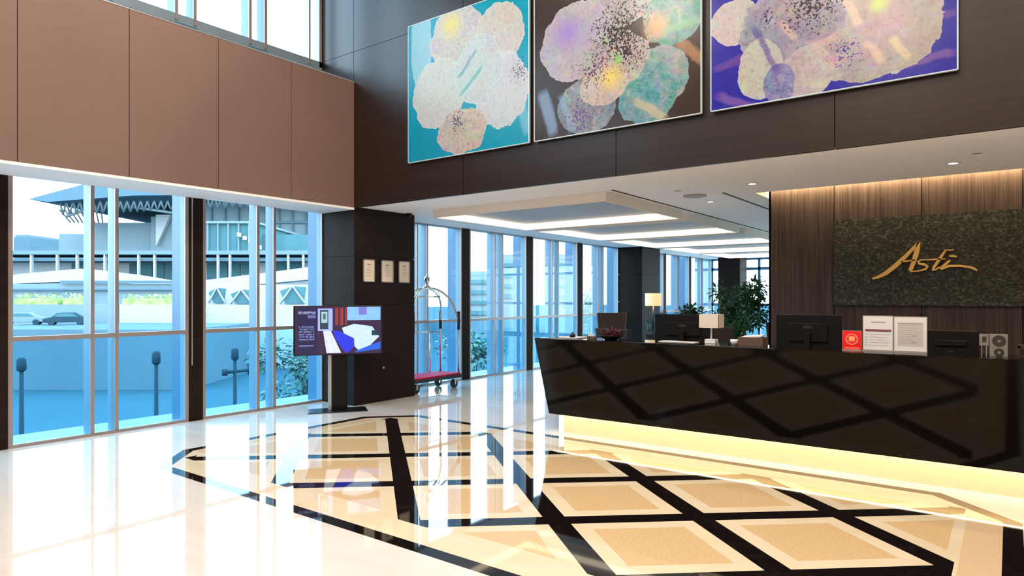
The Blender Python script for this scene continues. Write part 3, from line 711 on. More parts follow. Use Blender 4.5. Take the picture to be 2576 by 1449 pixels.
sign = thing('sign_lettering', (-0.8, 9.15, 2.0), 'slanted gold script lettering on the dark mosaic stone panel', 'sign')
def SL(pts): return [(a + 0.8, b - 2.0) for a, b in pts]
letters = (
    ('letter_a', (([(-1.35, 1.822), (-1.29, 1.838), (-1.20, 1.888), (-1.10, 1.975), (-1.00, 2.080), (-0.92, 2.172), (-0.862, 2.250)], [0.02, 0.034, 0.048, 0.052, 0.042, 0.036, 0.02]),
                  ([(-0.862, 2.248), (-0.885, 2.13), (-0.915, 2.01), (-0.95, 1.91)], [0.03, 0.055, 0.046, 0.040]),
                  ([(-1.045, 2.020), (-0.98, 2.026), (-0.90, 2.034)], [0.014, 0.018, 0.014]))),
    ('letter_s', (([(-0.785, 2.034), (-0.84, 2.036), (-0.87, 2.018), (-0.86, 1.990), (-0.80, 1.978), (-0.775, 1.955), (-0.795, 1.925), (-0.86, 1.906), (-0.96, 1.896)], [0.012, 0.016, 0.024, 0.026, 0.026, 0.028, 0.024, 0.016, 0.010]),)),
    ('letter_t', (([(-0.595, 2.142), (-0.635, 2.075), (-0.675, 2.005), (-0.715, 1.94), (-0.722, 1.912), (-0.695, 1.915), (-0.66, 1.945)], [0.016, 0.028, 0.030, 0.030, 0.026, 0.018, 0.012]),
                  ([(-0.79, 2.033), (-0.70, 2.037), (-0.60, 2.038)], [0.012, 0.018, 0.012]))),
    ('letter_i', (([(-0.555, 2.022), (-0.60, 1.975), (-0.655, 1.925), (-0.64, 1.918), (-0.57, 1.955), (-0.47, 1.955), (-0.37, 1.938), (-0.33, 1.920), (-0.298, 1.896)], [0.020, 0.030, 0.022, 0.016, 0.026, 0.024, 0.022, 0.026, 0.014]),
                  )),
    ('accent', (([(-0.60, 2.142), (-0.56, 2.138), (-0.52, 2.140)], [0.01, 0.014, 0.010]),)),
    ('accent', (([(-0.565, 2.070), (-0.53, 2.068), (-0.49, 2.060)], [0.016, 0.026, 0.016]),)))
for nm, strokes in letters:
    q = MB()
    for pts, ws in strokes: gold_stroke(q, SL(pts), ws, y=-0.012, d=0.022)
    q.build(nm, M['gold'], sign)

# =================================================================== THINGS ON THE DESK
CT = ZTOP + 0.0005
def monitor(x0, x1, z0, z1, y, label, mark=True):
    cx = (x0 + x1) / 2; w = (x1 - x0) / 2
    t = thing('computer_monitor', (cx, y, 0.76), label, 'monitor', 'computer monitors behind the reception counter')
    q = MB(); q.box(-w, w, 0.0, 0.018, z0 - .76, z1 - .76); q.box(-w * 0.6, w * 0.6, -0.018, 0.001, z0 - .70, z1 - .85); q.build('housing', M['blackm'], t, bevel=0.006)
    q = MB(); q.box(-w + .012, w - .012, 0.0185, 0.0195, z0 - .76 + .02, z1 - .76 - .012); q.build('screen', M['black'], t)
    q = MB(); q.box(-0.03, 0.03, -0.055, -0.019, 0.012, z1 - .95); q.box(-0.12, 0.12, -0.09, 0.08, 0.0, 0.012); q.build('stand', M['blackm'], t, bevel=0.004)
    if mark:
        q = MB(); q.lathe([(0.03, 0), (0.03, 0.001)], n=20)
        q.v = [(v[0] * 1.6, -0.019 - v[2], v[1] * 0.6 + z1 - .76 - 0.13) for v in q.v]; q.build('badge', M['groove'], t)
monitor(-3.41, -2.70, 1.085, 1.395, 7.40, 'wide black monitor back with rounded badge, leftmost on the desk')
monitor(-2.01, -1.37, 1.07, 1.415, 7.40, 'black monitor back just left of the red sign')
monitor(-0.66, -0.23, 1.08, 1.285, 7.42, 'low black monitor between white notices and pale emblem block', False)
# red sign
M['red'] = shade('signal_red_card', lin(228, 22, 18), 0.4, 0.05)
M['pink'] = shade('pale_pink_print', lin(255, 120, 105), 0.4, 0.03)
M['peach'] = shade('peach_print', lin(250, 170, 110), 0.4, 0.03)
M['clearedge'] = shade('clear_acrylic_foot', (0.35, 0.30, 0.28), 0.1, 0.03)
t = thing('red_sign_card', (-1.155, 6.70, CT), 'small red counter sign with a pale ring emblem beside the white notices', 'sign')
q = MB(); q.box(-0.077, 0.077, -0.03, 0.03, 0, 0.008); q.box(-0.08, 0.08, 0.004, 0.008, 0.0, 0.178); q.build('holder', M['clearedge'], t)
q = MB(); q.box(-0.076, 0.076, -0.002, 0.004, 0.008, 0.174); card = q.build('card', M['red'], t)
q = MB(); R0, R1, zc_ = 0.052, 0.040, 0.100
n_ = 32
for k in range(n_):
    a, b = 2 * math.pi * k / n_, 2 * math.pi * (k + 1) / n_
    q.prism([(R0 * math.cos(a), -0.0035, zc_ + R0 * math.sin(a)), (R0 * math.cos(b), -0.0035, zc_ + R0 * math.sin(b)), (R1 * math.cos(b), -0.0035, zc_ + R1 * math.sin(b)), (R1 * math.cos(a), -0.0035, zc_ + R1 * math.sin(a))], (0, 0.0014, 0))
q.cur = 1; q.box(-0.024, 0.024, -0.0035, -0.0021, zc_ - 0.014, zc_ + 0.026); q.cur = 0; q.box(-0.024, 0.024, -0.0035, -0.0021, zc_ - 0.024, zc_ - 0.019)
q.box(-0.06, 0.06, -0.0035, -0.0021, 0.016, 0.026)
q.build('emblem', [M['pink'], M['peach']], card)
# two white notices in acrylic stands
M['sheet'] = shade('white_notice_sheet', (0.66, 0.62, 0.60), 0.5, 0.03, 20)
M['sheetw'] = shade('cream_notice_print', (0.50, 0.45, 0.40), 0.6, 0.06, 60)
M['bar_dk'] = shade('maroon_heading_bar', lin(120, 70, 85), 0.5, 0.1, 40)
M['greyink'] = shade('grey_notice_ink', lin(150, 140, 135), 0.6)
def stand(x0, x1, z1, label, kind):
    cx = (x0 + x1) / 2; w = (x1 - x0) / 2; H_ = z1 - CT
    t = thing('acrylic_notice_stand', (cx, 6.70, CT), label, 'notice stand', 'white notice stands on the reception counter')
    q = MB(); q.box(-w, w, 0.003, 0.007, 0, H_); q.box(-w, w, -0.045, 0.045, 0, 0.006); q.box(-w, -w + 0.004, -0.003, 0.003, .006, H_); q.box(w - 0.004, w, -0.003, 0.003, .006, H_); q.build('acrylic_holder', M['clearedge'], t)
    q = MB(); q.box(-w + 0.005, w - 0.005, -0.0015, 0.003, 0.012, H_ - 0.008)
    f_ = -0.0022; g_ = -0.0015
    if kind == 0:
        q.cur = 1; q.box(-w + .02, w - .015, f_, g_, H_ * 0.55, H_ * 0.615)
        q.cur = 2; q.box(-w * .45, w * .5, f_, g_, H_ * 0.80, H_ * 0.83)
        for k in range(5): q.box(-w + .02, -w + .035, f_, g_, H_ * (0.46 - 0.075 * k), H_ * (0.48 - 0.075 * k)); q.box(-w * .6, w * (.75 - .1 * (k % 3)), f_, g_, H_ * (0.465 - 0.075 * k), H_ * (0.475 - 0.075 * k))
    else:
        q.cur = 3; q.box(-w + .03, w - .03, f_, g_ + .0001, H_ * 0.18, H_ * 0.84)
        q.cur = 2; f2 = -0.0028
        q.box(-w + .03, w - .03, f2, f_, H_ * 0.79, H_ * 0.81)
        for k in range(9): q.box(-w + .035, w * (.75 - .17 * (k % 3)), f2, f_, H_ * (0.74 - 0.06 * k), H_ * (0.748 - 0.06 * k))
        q.box(w * .1, w * .45, f2, f_, H_ * 0.46, H_ * 0.475); q.box(w * .05, w * .35, f2, f_, H_ * 0.28, H_ * 0.30)
    q.build('notice_sheet', [M['sheet'], M['bar_dk'], M['greyink'], M['sheetw']], t)
stand(-1.066, -0.825, 1.432, 'white notice with a maroon heading bar, left one of the pair', 0)
stand(-0.822, -0.570, 1.428, 'white notice with plain cream print, right one of the pair', 1)
# pale block with dark round emblems
M['stonebl'] = shade('taupe_block_face', (0.20, 0.17, 0.145), 0.5, 0.12, 30)
M['dkbr'] = shade('dark_brown_emblem', (0.028, 0.02, 0.012), 0.5)
t = thing('emblem_block', (-0.10, 6.68, CT), 'small taupe display block with a dark round emblem, right end of the counter', 'display block')
q = MB(); q.box(-0.035, 0.085, 0, 0.05, 0.0, 0.182); q.build('block', M['stonebl'], t, bevel=0.002)
q = MB(); q.box(-0.105, -0.04, 0.02, 0.05, 0.085, 0.18); q.build('side_tile', M['stonebl'], t, bevel=0.002)
q = MB(); q.box(-0.09, -0.085, 0.02, 0.05, 0.0, 0.085); q.box(-0.06, -0.055, 0.02, 0.05, 0.0, 0.085); q.build('leg', M['clearedge'], t)
def disc(q, cx, cz, r0, r1, y, d=0.0015, n=24):
    for k in range(n):
        a, b = 2 * math.pi * k / n, 2 * math.pi * (k + 1) / n
        q.prism([(cx + r0 * math.cos(a), y, cz + r0 * math.sin(a)), (cx + r0 * math.cos(b), y, cz + r0 * math.sin(b)), (cx + r1 * math.cos(b), y, cz + r1 * math.sin(b)), (cx + r1 * math.cos(a), y, cz + r1 * math.sin(a))], (0, d, 0))
for dd_ in ((0.027, 0.128, 0.046, 0.012, -0.0025), (0.027, 0.035, 0.034, 0.012, -0.0025)): q = MB(); disc(q, *dd_); q.build('emblem', M['dkbr'], t)
q = MB(); q.box(-0.085, -0.058, 0.0175, 0.0195, 0.115, 0.160); q.build('square_mark', M['dkbr'], t)
# right end low rack
q = MB(); q.box(0.05, 0.50, 6.70, 6.72, CT + 0.075, CT + 0.095); q.box(0.05, 0.065, 6.70, 6.90, CT, CT + 0.095); q.box(0.485, 0.50, 6.70, 6.90, CT, CT + 0.095); q.box(0.05, 0.50, 6.88, 6.90, CT, CT + 0.095); q.box(0.065, 0.485, 6.72, 6.88, CT, CT + 0.01)
tag(q.build('letter_tray', M['dkbr']), 'low dark letter tray at the right edge of the counter', 'tray')
# paper sheet / keyboard tray in front of first monitor
q = MB(); q.box(-3.06, -2.65, 6.72, 6.86, CT, CT + 0.006)
tag(q.build('white_desk_mat', M['sheet'], bevel=0.002), 'thin white mat on the counter below the leftmost monitor', 'desk mat')
# small desk lamp
M['shade_w'] = shade('off_white_lamp_shade', (0.66, 0.56, 0.47), 0.7, 0.05)
M['lampwhite'] = shade('white_lacquered_metal', (0.72, 0.70, 0.69), 0.35, 0.03)
t = thing('desk_lamp', (-2.495, 6.795, CT), 'small desk lamp with a pale square shade right of the leftmost monitor', 'lamp')
q = MB(); q.box(-0.055, 0.055, -0.05, 0.05, 0, 0.045); q.build('base', M['lampwhite'], t, bevel=0.004)
q = MB(); q.tube([(0, 0, 0.045), (0, 0, 0.20)], 0.010, 10); q.build('pole', M['lampwhite'], t)
q = MB()
for (a0, a1, zz0, zz1) in ((0.105, 0.085, 0.165, 0.305),):
    q.prism([(-a0, -a0 * .8, zz0), (a0, -a0 * .8, zz0), (a0, -a0 * .8 + .004, zz0), (-a0, -a0 * .8 + .004, zz0)], (0, 0, zz1 - zz0))
    q.prism([(-a0, a0 * .8, zz0), (a0, a0 * .8, zz0), (a0, a0 * .8 - .004, zz0), (-a0, a0 * .8 - .004, zz0)], (0, 0, zz1 - zz0))
    q.box(-a0, -a0 + .004, -a0 * .8, a0 * .8, zz0, zz1); q.box(a0 - .004, a0, -a0 * .8, a0 * .8, zz0, zz1)
    q.box(-a0, a0, -.004, .004, .195, .205)
q.build('lamp_shade', M['shade_w'], t)
# basket with papers beside second monitor
M['basket'] = shade('brown_woven_basket', (0.10, 0.055, 0.035), 0.7, 0.4, 90)
t = thing('paper_basket', (-2.060, 6.766, CT), 'small brown basket of white papers left of the middle monitor', 'basket')
q = MB(); q.prism([(-0.11, -0.08, 0), (0.11, -0.08, 0), (0.11, 0.08, 0), (-0.11, 0.08, 0)], (0, 0, 0.008)); q.box(-0.12, 0.12, -0.09, -0.08, 0, 0.085); q.box(-0.12, 0.12, 0.08, 0.09, 0, 0.085); q.box(-0.12, -0.11, -0.08, 0.08, 0, 0.085); q.box(0.11, 0.12, -0.08, 0.08, 0, 0.085); q.build('basket_body', M['basket'], t)
q = MB(); q.prism([(-0.10, -0.06, 0.07), (0.10, -0.06, 0.09), (0.10, 0.07, 0.10), (-0.10, 0.07, 0.08)], (0, 0, 0.012)); q.build('paper_stack', M['sheet'], t)
q = MB(); q.lathe([(0.0, 0), (0.030, 0.0), (0.042, 0.03), (0.045, 0.055), (0.041, 0.055), (0.036, 0.03), (0.0, 0.006)], c=(-2.230, 6.728, CT), n=20)
tag(q.build('small_cup', M['lampwhite']), 'tiny white cup in front of the brown paper basket', 'cup')
# dark red flower arrangement at left part of the counter
M['dkred'] = shade('dark_red_leaf', (0.10, 0.010, 0.014), 0.5, 0.5, 20)
M['pinkleaf'] = shade('pale_pink_bloom', (0.75, 0.38, 0.36), 0.5, 0.2, 20)
random.seed(3)
t = thing('flower_bowl', (-3.619, 6.691, CT), 'low dark bowl of dark red foliage with pale pink blooms on the counter', 'flowers')
q = MB(); q.lathe([(0.0, 0), (0.07, 0.0), (0.12, 0.035), (0.13, 0.055), (0.122, 0.055), (0.07, 0.02), (0.0, 0.014)], n=20); q.build('bowl', M['blackm'], t)
q = MB()
for k in range(150):
    a = random.uniform(0, 6.28); r_ = random.uniform(0, 0.16); p = (r_ * math.cos(a), r_ * math.sin(a) * 0.6, 0.03 + random.uniform(0, 0.10) * (1.2 - r_ / 0.2))
    d = Vector((math.cos(a) * 0.6, math.sin(a) * 0.6, random.uniform(0.1, 1))).normalized() * random.uniform(0.03, 0.06); q.leaf(p, d, 0.012, (0, 0, 1))
q.build('foliage', M['dkred'], t)
for k in range(7):
    q = MB(); a = random.uniform(0, 6.28); r_ = random.uniform(0.05, 0.15); p = Vector((r_ * math.cos(a), -abs(r_ * math.sin(a)) * 0.6, 0.05 + random.uniform(0, 0.05)))
    for j in range(7):
        b = j * 0.9; q.leaf(p, Vector((math.cos(b), math.sin(b), 0.5)).normalized() * 0.022, 0.009, (0, 0, 1))
    q.build('bloom', M['pinkleaf'], t)
t = thing('card_box', (-3.874, 6.709, CT), 'small brown card box near the left tip of the counter', 'box')
q = MB(); q.box(-0.05, 0.05, -0.03, 0.03, 0, 0.03); q.build('box_body', M['basket'], t)
q = MB(); q.box(-0.04, 0.04, -0.02, -0.018, 0.02, 0.06); q.build('card_stack', M['sheet'], t)
q = MB(); q.box(-4.27, -4.00, 6.60, 6.83, CT, CT + 0.014)
tag(q.build('white_folder', M['sheet'], bevel=0.003), 'flat white folder at the left tip of the counter', 'folder')
q = MB(); q.lathe([(0.0, 0), (0.035, 0.0), (0.035, 0.03), (0.012, 0.045), (0.012, 0.06), (0.0, 0.062)], c=(-4.092, 6.634, CT + 0.0145), n=16)
tag(q.build('service_bell', M['black']), 'tiny dark bell standing on the white folder', 'bell')
# =================================================================== LOUNGE FURNITURE
M['chairwood'] = shade('brown_upholstered_chair_back', (0.085, 0.045, 0.030), 0.55, 0.2, 10)
M['chairdark'] = shade('near_black_lounge_fabric', (0.018, 0.011, 0.011), 0.7, 0.3, 12)
def armchair(loc, rz, label, mat, top=1.2, w=0.36, group='lounge armchairs beyond the reception desk'):
    t = thing('armchair', loc, label, 'armchair', group, rz)
    q = MB(); q.box(-w, w, -0.34, 0.32, 0.22, 0.44); q.build('seat', mat, t, bevel=0.03)
    q = MB(); q.prism([(-w * 0.8, 0.26, 0.24), (w * 0.8, 0.26, 0.24), (w * 1.15, 0.38, top), (-w * 1.15, 0.38, top)], (0, 0.09, 0)); q.build('backrest', mat, t, bevel=0.02)
    for s_ in (-1, 1):
        q = MB(); q.box(s_ * w, s_ * (w + 0.09), -0.34, 0.36, 0.2, 0.62); q.build('armrest', mat, t, bevel=0.025)
        for yy in (-0.3, 0.3):
            q = MB(); q.tube([(s_ * (w - 0.02), yy, 0.22), (s_ * w, yy, 0.0)], [0.022, 0.014], 8); q.build('leg', M['blackm'], t)
    return t
armchair((-6.85, 12.6, 0), math.radians(215), 'brown high-backed armchair left of the glowing lounge lamp', M['chairwood'], 1.27, 0.27)
armchair((-3.85, 10.3, 0), math.radians(200), 'near-black armchair behind the small desk lamp', M['chairdark'], 1.14, 0.34)
armchair((-2.95, 11.3, 0), math.radians(205), 'near-black armchair at the reception wall corner', M['chairdark'], 1.2, 0.30)
armchair((-5.4, 10.6, 0), math.radians(170), 'dark low armchair behind the red flower bowl', M['chairdark'], 1.05, 0.32)
# glowing lounge lamp on a side table
M['lampglow'] = glow('glowing_lamp_shade', (1.0, 0.66, 0.25), 0.62)
t = thing('side_table', (-5.84, 12.6, 0), 'small dark round side table under the glowing lounge lamp', 'table')
q = MB(); q.lathe([(0.25, 0.56), (0.26, 0.575), (0.25, 0.59)], n=28); q.build('table_top', M['chairwood'], t)
q = MB(); q.tube([(0, 0, 0.02), (0, 0, 0.56)], 0.025, 12); q.build('pedestal', M['blackm'], t)
q = MB(); q.lathe([(0.17, 0.0), (0.17, 0.015), (0.03, 0.025)], n=24); q.build('foot', M['blackm'], t)
t = thing('table_lamp', (-5.84, 12.6, 0.5905), 'glowing table lamp with a yellow shade by the far dark column', 'lamp')
q = MB(); q.lathe([(0.08, 0.0), (0.08, 0.02), (0.02, 0.04), (0.045, 0.2), (0.05, 0.35), (0.02, 0.55), (0.012, 0.60), (0.012, 0.84)], n=20); q.build('base', M['chairwood'], t)
q = MB(); q.smooth = True
for zz in ((0.835, 1.09),):
    n_ = 24; o_ = len(q.v)
    for rr, z_ in ((0.165, 0.825), (0.165, 1.08), (0.160, 1.08), (0.160, 0.825)):
        for k in range(n_): q.v.append((rr * math.cos(6.2832 * k / n_), rr * math.sin(6.2832 * k / n_), z_))
    for i in range(4):
        for k in range(n_): q.face([o_ + i * n_ + k, o_ + i * n_ + (k + 1) % n_, o_ + ((i + 1) % 4) * n_ + (k + 1) % n_, o_ + ((i + 1) % 4) * n_ + k])
q.build('lamp_shade', M['lampglow'], t)
d_ = bpy.data.lights.new('lamp_bulb', 'POINT'); d_.energy = 10; d_.color = (1, 0.7, 0.4); d_.shadow_soft_size = 0.05
lb = bpy.data.objects.new('lamp_bulb', d_); COL.objects.link(lb); lb.location = (-5.84, 12.6, 1.54)

# plants
def leafcol(name, c0, c1, scale=9):
    m = Mat(name, rough=0.5, spec=0.3); n = m.noise(scale, 2); m.base(m.ramp(n, [(0.35, c0), (0.65, c1)])); return m.m
M['leaf'] = leafcol('deep_green_leaf', (0.010, 0.055, 0.022), (0.06, 0.13, 0.03))
M['leaf2'] = leafcol('bright_green_leaf', (0.02, 0.11, 0.05), (0.09, 0.24, 0.06))
M['bark'] = shade('brown_bark', (0.06, 0.04, 0.025), 0.9, 0.3, 30)
def plant(name, loc, label, cat, h0, h1, rad, n, lw, ll, mats, pot=True, trunks=3, blobs=9, seed=1, group=None):
    random.seed(seed)
    t = thing(name, loc, label, cat, group)
    if pot:
        q = MB(); q.lathe([(0.15, 0.0), (0.20, 0.02), (0.25, 0.40), (0.26, 0.42), (0.23, 0.42), (0.21, 0.38), (0.0, 0.37)], n=24); q.build('pot', M['chairdark'], t)
    q = MB()
    cs = []
    for k in range(blobs):
        a = random.uniform(0, 6.28); rr = rad * random.uniform(0.1, 0.8) ** 0.7; cs.append(Vector((rr * math.cos(a), rr * math.sin(a), random.uniform(h0, h1))))
    for k in range(trunks):
        a = k * 2.1; b = cs[k % len(cs)]
        q.tube([(0.04 * math.cos(a) * rad, 0.04 * math.sin(a) * rad, 0.37 if pot else 0.0), (b.x * 0.4, b.y * 0.4, h0 * 0.8 + b.z * 0.1), tuple(b)], [0.03 * rad + .006, 0.02 * rad + .004, 0.008], 8)
    for b in cs[trunks:]: q.tube([(b.x * 0.3, b.y * 0.3, h0 * 0.7 + b.z * 0.15), tuple(b)], [0.012, 0.005], 6)
    q.build('stem', M['bark'], t)
    for mi_, mt in enumerate(mats):
        q = MB()
        for k in range(n // len(mats)):
            c_ = random.choice(cs); d = Vector((random.gauss(0, 1), random.gauss(0, 1), random.gauss(0, 0.8))); d.normalize()
            p = c_ + d * rad * 0.42 * random.uniform(0.25, 1.0)
            dd = (d + Vector((random.uniform(-.6, .6), random.uniform(-.6, .6), random.uniform(-.9, .2)))).normalized() * ll * random.uniform(0.6, 1.2)
            q.leaf(p, dd, lw * random.uniform(.7, 1.2), (random.uniform(-.4, .4), random.uniform(-.4, .4), 1))
        q.build('foliage', mt, t)
    return t
plant('potted_tree', (-4.55, 14.0, 0), 'tall bushy green potted tree left of the reception wall edge', 'plant', 1.0, 1.85, 0.55, 1500, 0.035, 0.13, [M['leaf'], M['leaf2']], seed=5, blobs=16)
plant('potted_plant', (-4.70, 11.85, 0), 'rounded dark green bush behind the leftmost monitor', 'plant', 0.9, 1.5, 0.26, 700, 0.025, 0.10, [M['leaf']], seed=9, blobs=9)
plant('potted_plant', (-4.30, 12.6, 0), 'low bright green leafy plant beneath the tall potted tree', 'plant', 0.75, 1.15, 0.33, 500, 0.03, 0.11, [M['leaf2']], seed=11, blobs=9)
M['bluegrass'] = leafcol('blue_grey_spiky_leaf', (0.03, 0.07, 0.09), (0.16, 0.24, 0.28))
random.seed(13)
t = thing('planter_grass', (-5.30, 11.6, 0), 'blue-grey spiky grass planter left of the rounded bush', 'plant')
q = MB(); q.box(-0.17, 0.17, -0.12, 0.12, 0, 0.9); q.build('planter_box', M['chairdark'], t, bevel=0.01)
q = MB()
for k in range(140):
    p = (random.uniform(-.15, .15), random.uniform(-.09, .09), 0.89); q.leaf(p, (random.uniform(-.1, .1), random.uniform(-.08, .08), random.uniform(.3, .52)), 0.014, (0, 1, 0))
q.build('foliage', M['bluegrass'], t)

# =================================================================== OUTSIDE
GZ = -4.0
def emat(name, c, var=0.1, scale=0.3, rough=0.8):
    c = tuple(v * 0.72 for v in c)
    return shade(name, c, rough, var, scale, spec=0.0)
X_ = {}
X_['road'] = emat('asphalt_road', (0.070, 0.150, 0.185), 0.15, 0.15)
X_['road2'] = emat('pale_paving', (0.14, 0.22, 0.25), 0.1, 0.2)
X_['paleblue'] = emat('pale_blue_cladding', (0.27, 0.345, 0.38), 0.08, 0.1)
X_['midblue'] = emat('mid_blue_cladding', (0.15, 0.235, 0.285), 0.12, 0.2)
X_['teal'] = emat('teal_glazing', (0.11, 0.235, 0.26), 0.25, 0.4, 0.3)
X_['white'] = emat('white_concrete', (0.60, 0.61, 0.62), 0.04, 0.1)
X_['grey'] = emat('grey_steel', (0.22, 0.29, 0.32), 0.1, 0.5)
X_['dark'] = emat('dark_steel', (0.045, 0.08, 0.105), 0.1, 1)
X_['hedge'] = leafcol('yellow_green_hedge_leaf', (0.22, 0.34, 0.07), (0.42, 0.52, 0.16), 2)
X_['tree'] = leafcol('street_tree_leaf', (0.06, 0.17, 0.15), (0.26, 0.38, 0.30), 2)
g = MB(); g.box(-260, -9.2, -120, 420, GZ - 0.3, GZ)
struct('ground_outside', g, X_['road'], 'blue-grey asphalt ground outside below the lobby windows', 'ground')
g = MB(); g.box(-9.2, -8.62, -6, 24, GZ - 0.3, 0.0); 
struct('wall_outer_plinth', g, M['pier'], 'outer wall below the lobby windows')
# Everything across the street runs parallel to one street line, turned by YAW against the lobby.
# local x: along that street line, local y: distance across it
def at_d(px, py, D): return Vector(((px - 1288) / FPX * D, D, EYE + (HORIZON - py) / FPX * D))
def qx(q, D, px0, py0, px1, py1, depth, ground=False):   # upright block with its street face at distance D
    a = at_d(px0, py0, D); b = at_d(px1, py1, D)
    q.box(a.x, b.x, D, D + depth, GZ if ground else b.z, a.z); return q
def turn(o): o.rotation_euler = (0, 0, YAW); return o
def EO(name, q, mat, label, cat, group=None): return turn(tag(q.build(name, mat), label, cat, group))
def root_out(name, label, cat, group=None): return turn(thing(name, (0, 0, 0), label, cat, group))

# convention hall with the big canopy roof
hall = root_out('convention_hall', 'pale blue hall with a wide canopy roof far outside the left window', 'building')
q = MB(); qx(q, 126, 148, 588, 222, 640, 25, True); qx(q, 122, 222, 560, 380, 640, 29, True); qx(q, 120, 380, 545, 500, 640, 31, True); qx(q, 119, 500, 500, 1000, 640, 31, True); q.build('hall_body', X_['paleblue'], hall)
q = MB()
def pd(px, py, D): return tuple(at_d(px, py, D))
q.prism([pd(70, 501, 110), pd(215, 462, 110), pd(330, 474, 110), pd(520, 470, 110), pd(980, 478, 110), pd(980, 492, 110), pd(520, 490, 110), pd(330, 492, 110), pd(120, 508, 110)], (0, 34, 0)); q.build('canopy_roof', X_['midblue'], hall)
q = MB(); random.seed(21)
def truss(x0, ytop, x1, ybot, step, D, r=0.16):
    x = x0
    while x < x1:
        f0 = (x - x0) / max(1, x1 - x0)
        q.tube([pd(x, ytop, D), pd(x + step / 2, ybot + 12 * (1 - f0), D + 1)], r, 5); q.tube([pd(x + step, ytop, D), pd(x + step / 2, ybot + 12 * (1 - f0), D + 1)], r, 5); x += step
truss(150, 506, 430, 528, 17, 112); truss(520, 492, 980, 512, 19, 112, 0.2)
q.tube([pd(165, 545, 113), pd(240, 520, 113), pd(330, 520, 113), pd(450, 538, 113)], 0.25, 6)
for k in range(9): q.tube([pd(150 + k * 13, 528, 113), pd(178 + k * 10, 560, 118)], 0.12, 5)
q.build('truss', X_['grey'], hall)
q = MB(); q.prism([pd(392, 540, 119), pd(428, 540, 119), pd(392, 620, 119)], (0, 0.8, 0)); q.build('white_fin', X_['white'], hall)
q = MB()
for px in range(530, 980, 34): qx(q, 118.6, px, 520, px + 3, 625, 0.39)
qx(q, 118.5, 500, 556, 1000, 562, 0.49); q.build('facade_rib', X_['midblue'], hall)
tower = root_out('office_tower', 'mid-blue office block low on the skyline of the left window', 'building')
q = MB(); qx(q, 150, 34, 596, 74, 640, 20, True); q.build('tower_body', X_['midblue'], tower)
q = MB(); qx(q, 150, 38, 590, 68, 595.9, 18); q.build('roof_parapet', X_['grey'], tower)
for (p0, p1, top, D, lab) in ((1150, 1236, 682, 90, 'pale teal building beyond the window right of the luggage cart'), (1262, 1330, 640, 120, 'pale block beyond the window left of the desk tip'), (1395, 1450, 640, 105, 'pale block beyond the window over the desk tip')):
    r = root_out('distant_building', lab, 'building', 'distant buildings behind the lounge windows')
    q = MB(); qx(q, D, p0, top, p1, 800, 8, True); q.build('building_body', X_['paleblue'], r)
    q = MB(); 
    for k in range(4): qx(q, D - 0.3, p0 + 6, top + 22 + 26 * k, p1 - 6, top + 32 + 26 * k, 0.29)
    q.build('window_band', X_['teal'], r)
tb = root_out('glazed_building', 'teal glazed building seen in the window behind the television', 'building')
q = MB(); qx(q, 92, 500, 562, 640, 640, 20, True); qx(q, 95, 640, 590, 860, 640, 17, True); q.build('building_body', X_['teal'], tb)
q = MB(); qx(q, 91.5, 500, 556, 644, 562, 20.5)
for k in range(5): qx(q, 91.6, 520 + 26 * k, 562, 523 + 26 * k, 640, .39)
q.build('cornice', X_['paleblue'], tb)
q = MB()
for k in range(9): 
    a_ = 596 + (k * 37) % 60; b_ = 585 + (k * 23) % 38
    qx(q, 91.4, a_, b_, a_ + 5, b_ + 10, 0.19)
q.build('white_panel', X_['white'], tb)
# elevated walkway
wk = root_out('elevated_walkway', 'long elevated walkway with a roof slab and teal windows across the street', 'walkway')
q = MB(); qx(q, 70, -200, 630, 1000, 640, 6); q.build('roof_slab', X_['grey'], wk)
q = MB(); qx(q, 70.5, -200, 651, 1000, 657, 5); q.build('beam', X_['midblue'], wk)
q = MB(); qx(q, 74, -200, 657, 1000, 712, 2, True); q.build('rear_wall', X_['white'], wk)
for k, (a_, b_) in enumerate(((180, 212), (325, 346), (350, 382), (388, 412), (416, 436), (520, 545), (549, 572), (577, 604), (608, 634), (690, 720), (726, 760))):
    q = MB(); qx(q, 73.8, a_, 662, b_, 706 if a_ < 600 else 690, 0.19); q.build('window', X_['teal'], wk)
for px in (75, 140, 190, 260, 345, 385, 440, 545, 575, 640, 722, 760, 810):
    q = MB(); qx(q, 70.1, px, 640, px + 4, 704, 0.35); q.build('post', X_['white'], wk)
rp = root_out('white_ramp', 'white curved ramp with a steel rail beneath the walkway', 'ramp')
q = MB()
up = [(-60, 704), (60, 688), (200, 676), (320, 690), (450, 712), (520, 704), (640, 690), (790, 670), (860, 664)]; lo = [(-60, 722), (60, 712), (200, 708), (320, 712), (450, 726), (520, 722), (640, 716), (790, 702), (860, 694)]
for i in range(len(up) - 1): q.prism([pd(*up[i], 66), pd(*up[i + 1], 66), pd(*lo[i + 1], 66), pd(*lo[i], 66)], (0, 2.5, 0))
q.build('deck', X_['white'], rp)
q = MB(); qx(q, 65, -100, 714, 470, 738, 0.9, True); q.build('parapet', X_['paleblue'], rp)
q = MB(); qx(q, 64.6, 150, 706, 450, 712, .3); qx(q, 64.6, -100, 726, 470, 730, .3); q.build('rail', X_['midblue'], rp)
wf2 = root_out('white_facade', 'white framed facade with teal openings, seen left of the television', 'building')
q = MB(); qx(q, 56, 500, 716, 900, 775, 3, True); q.build('facade_wall', X_['white'], wf2)
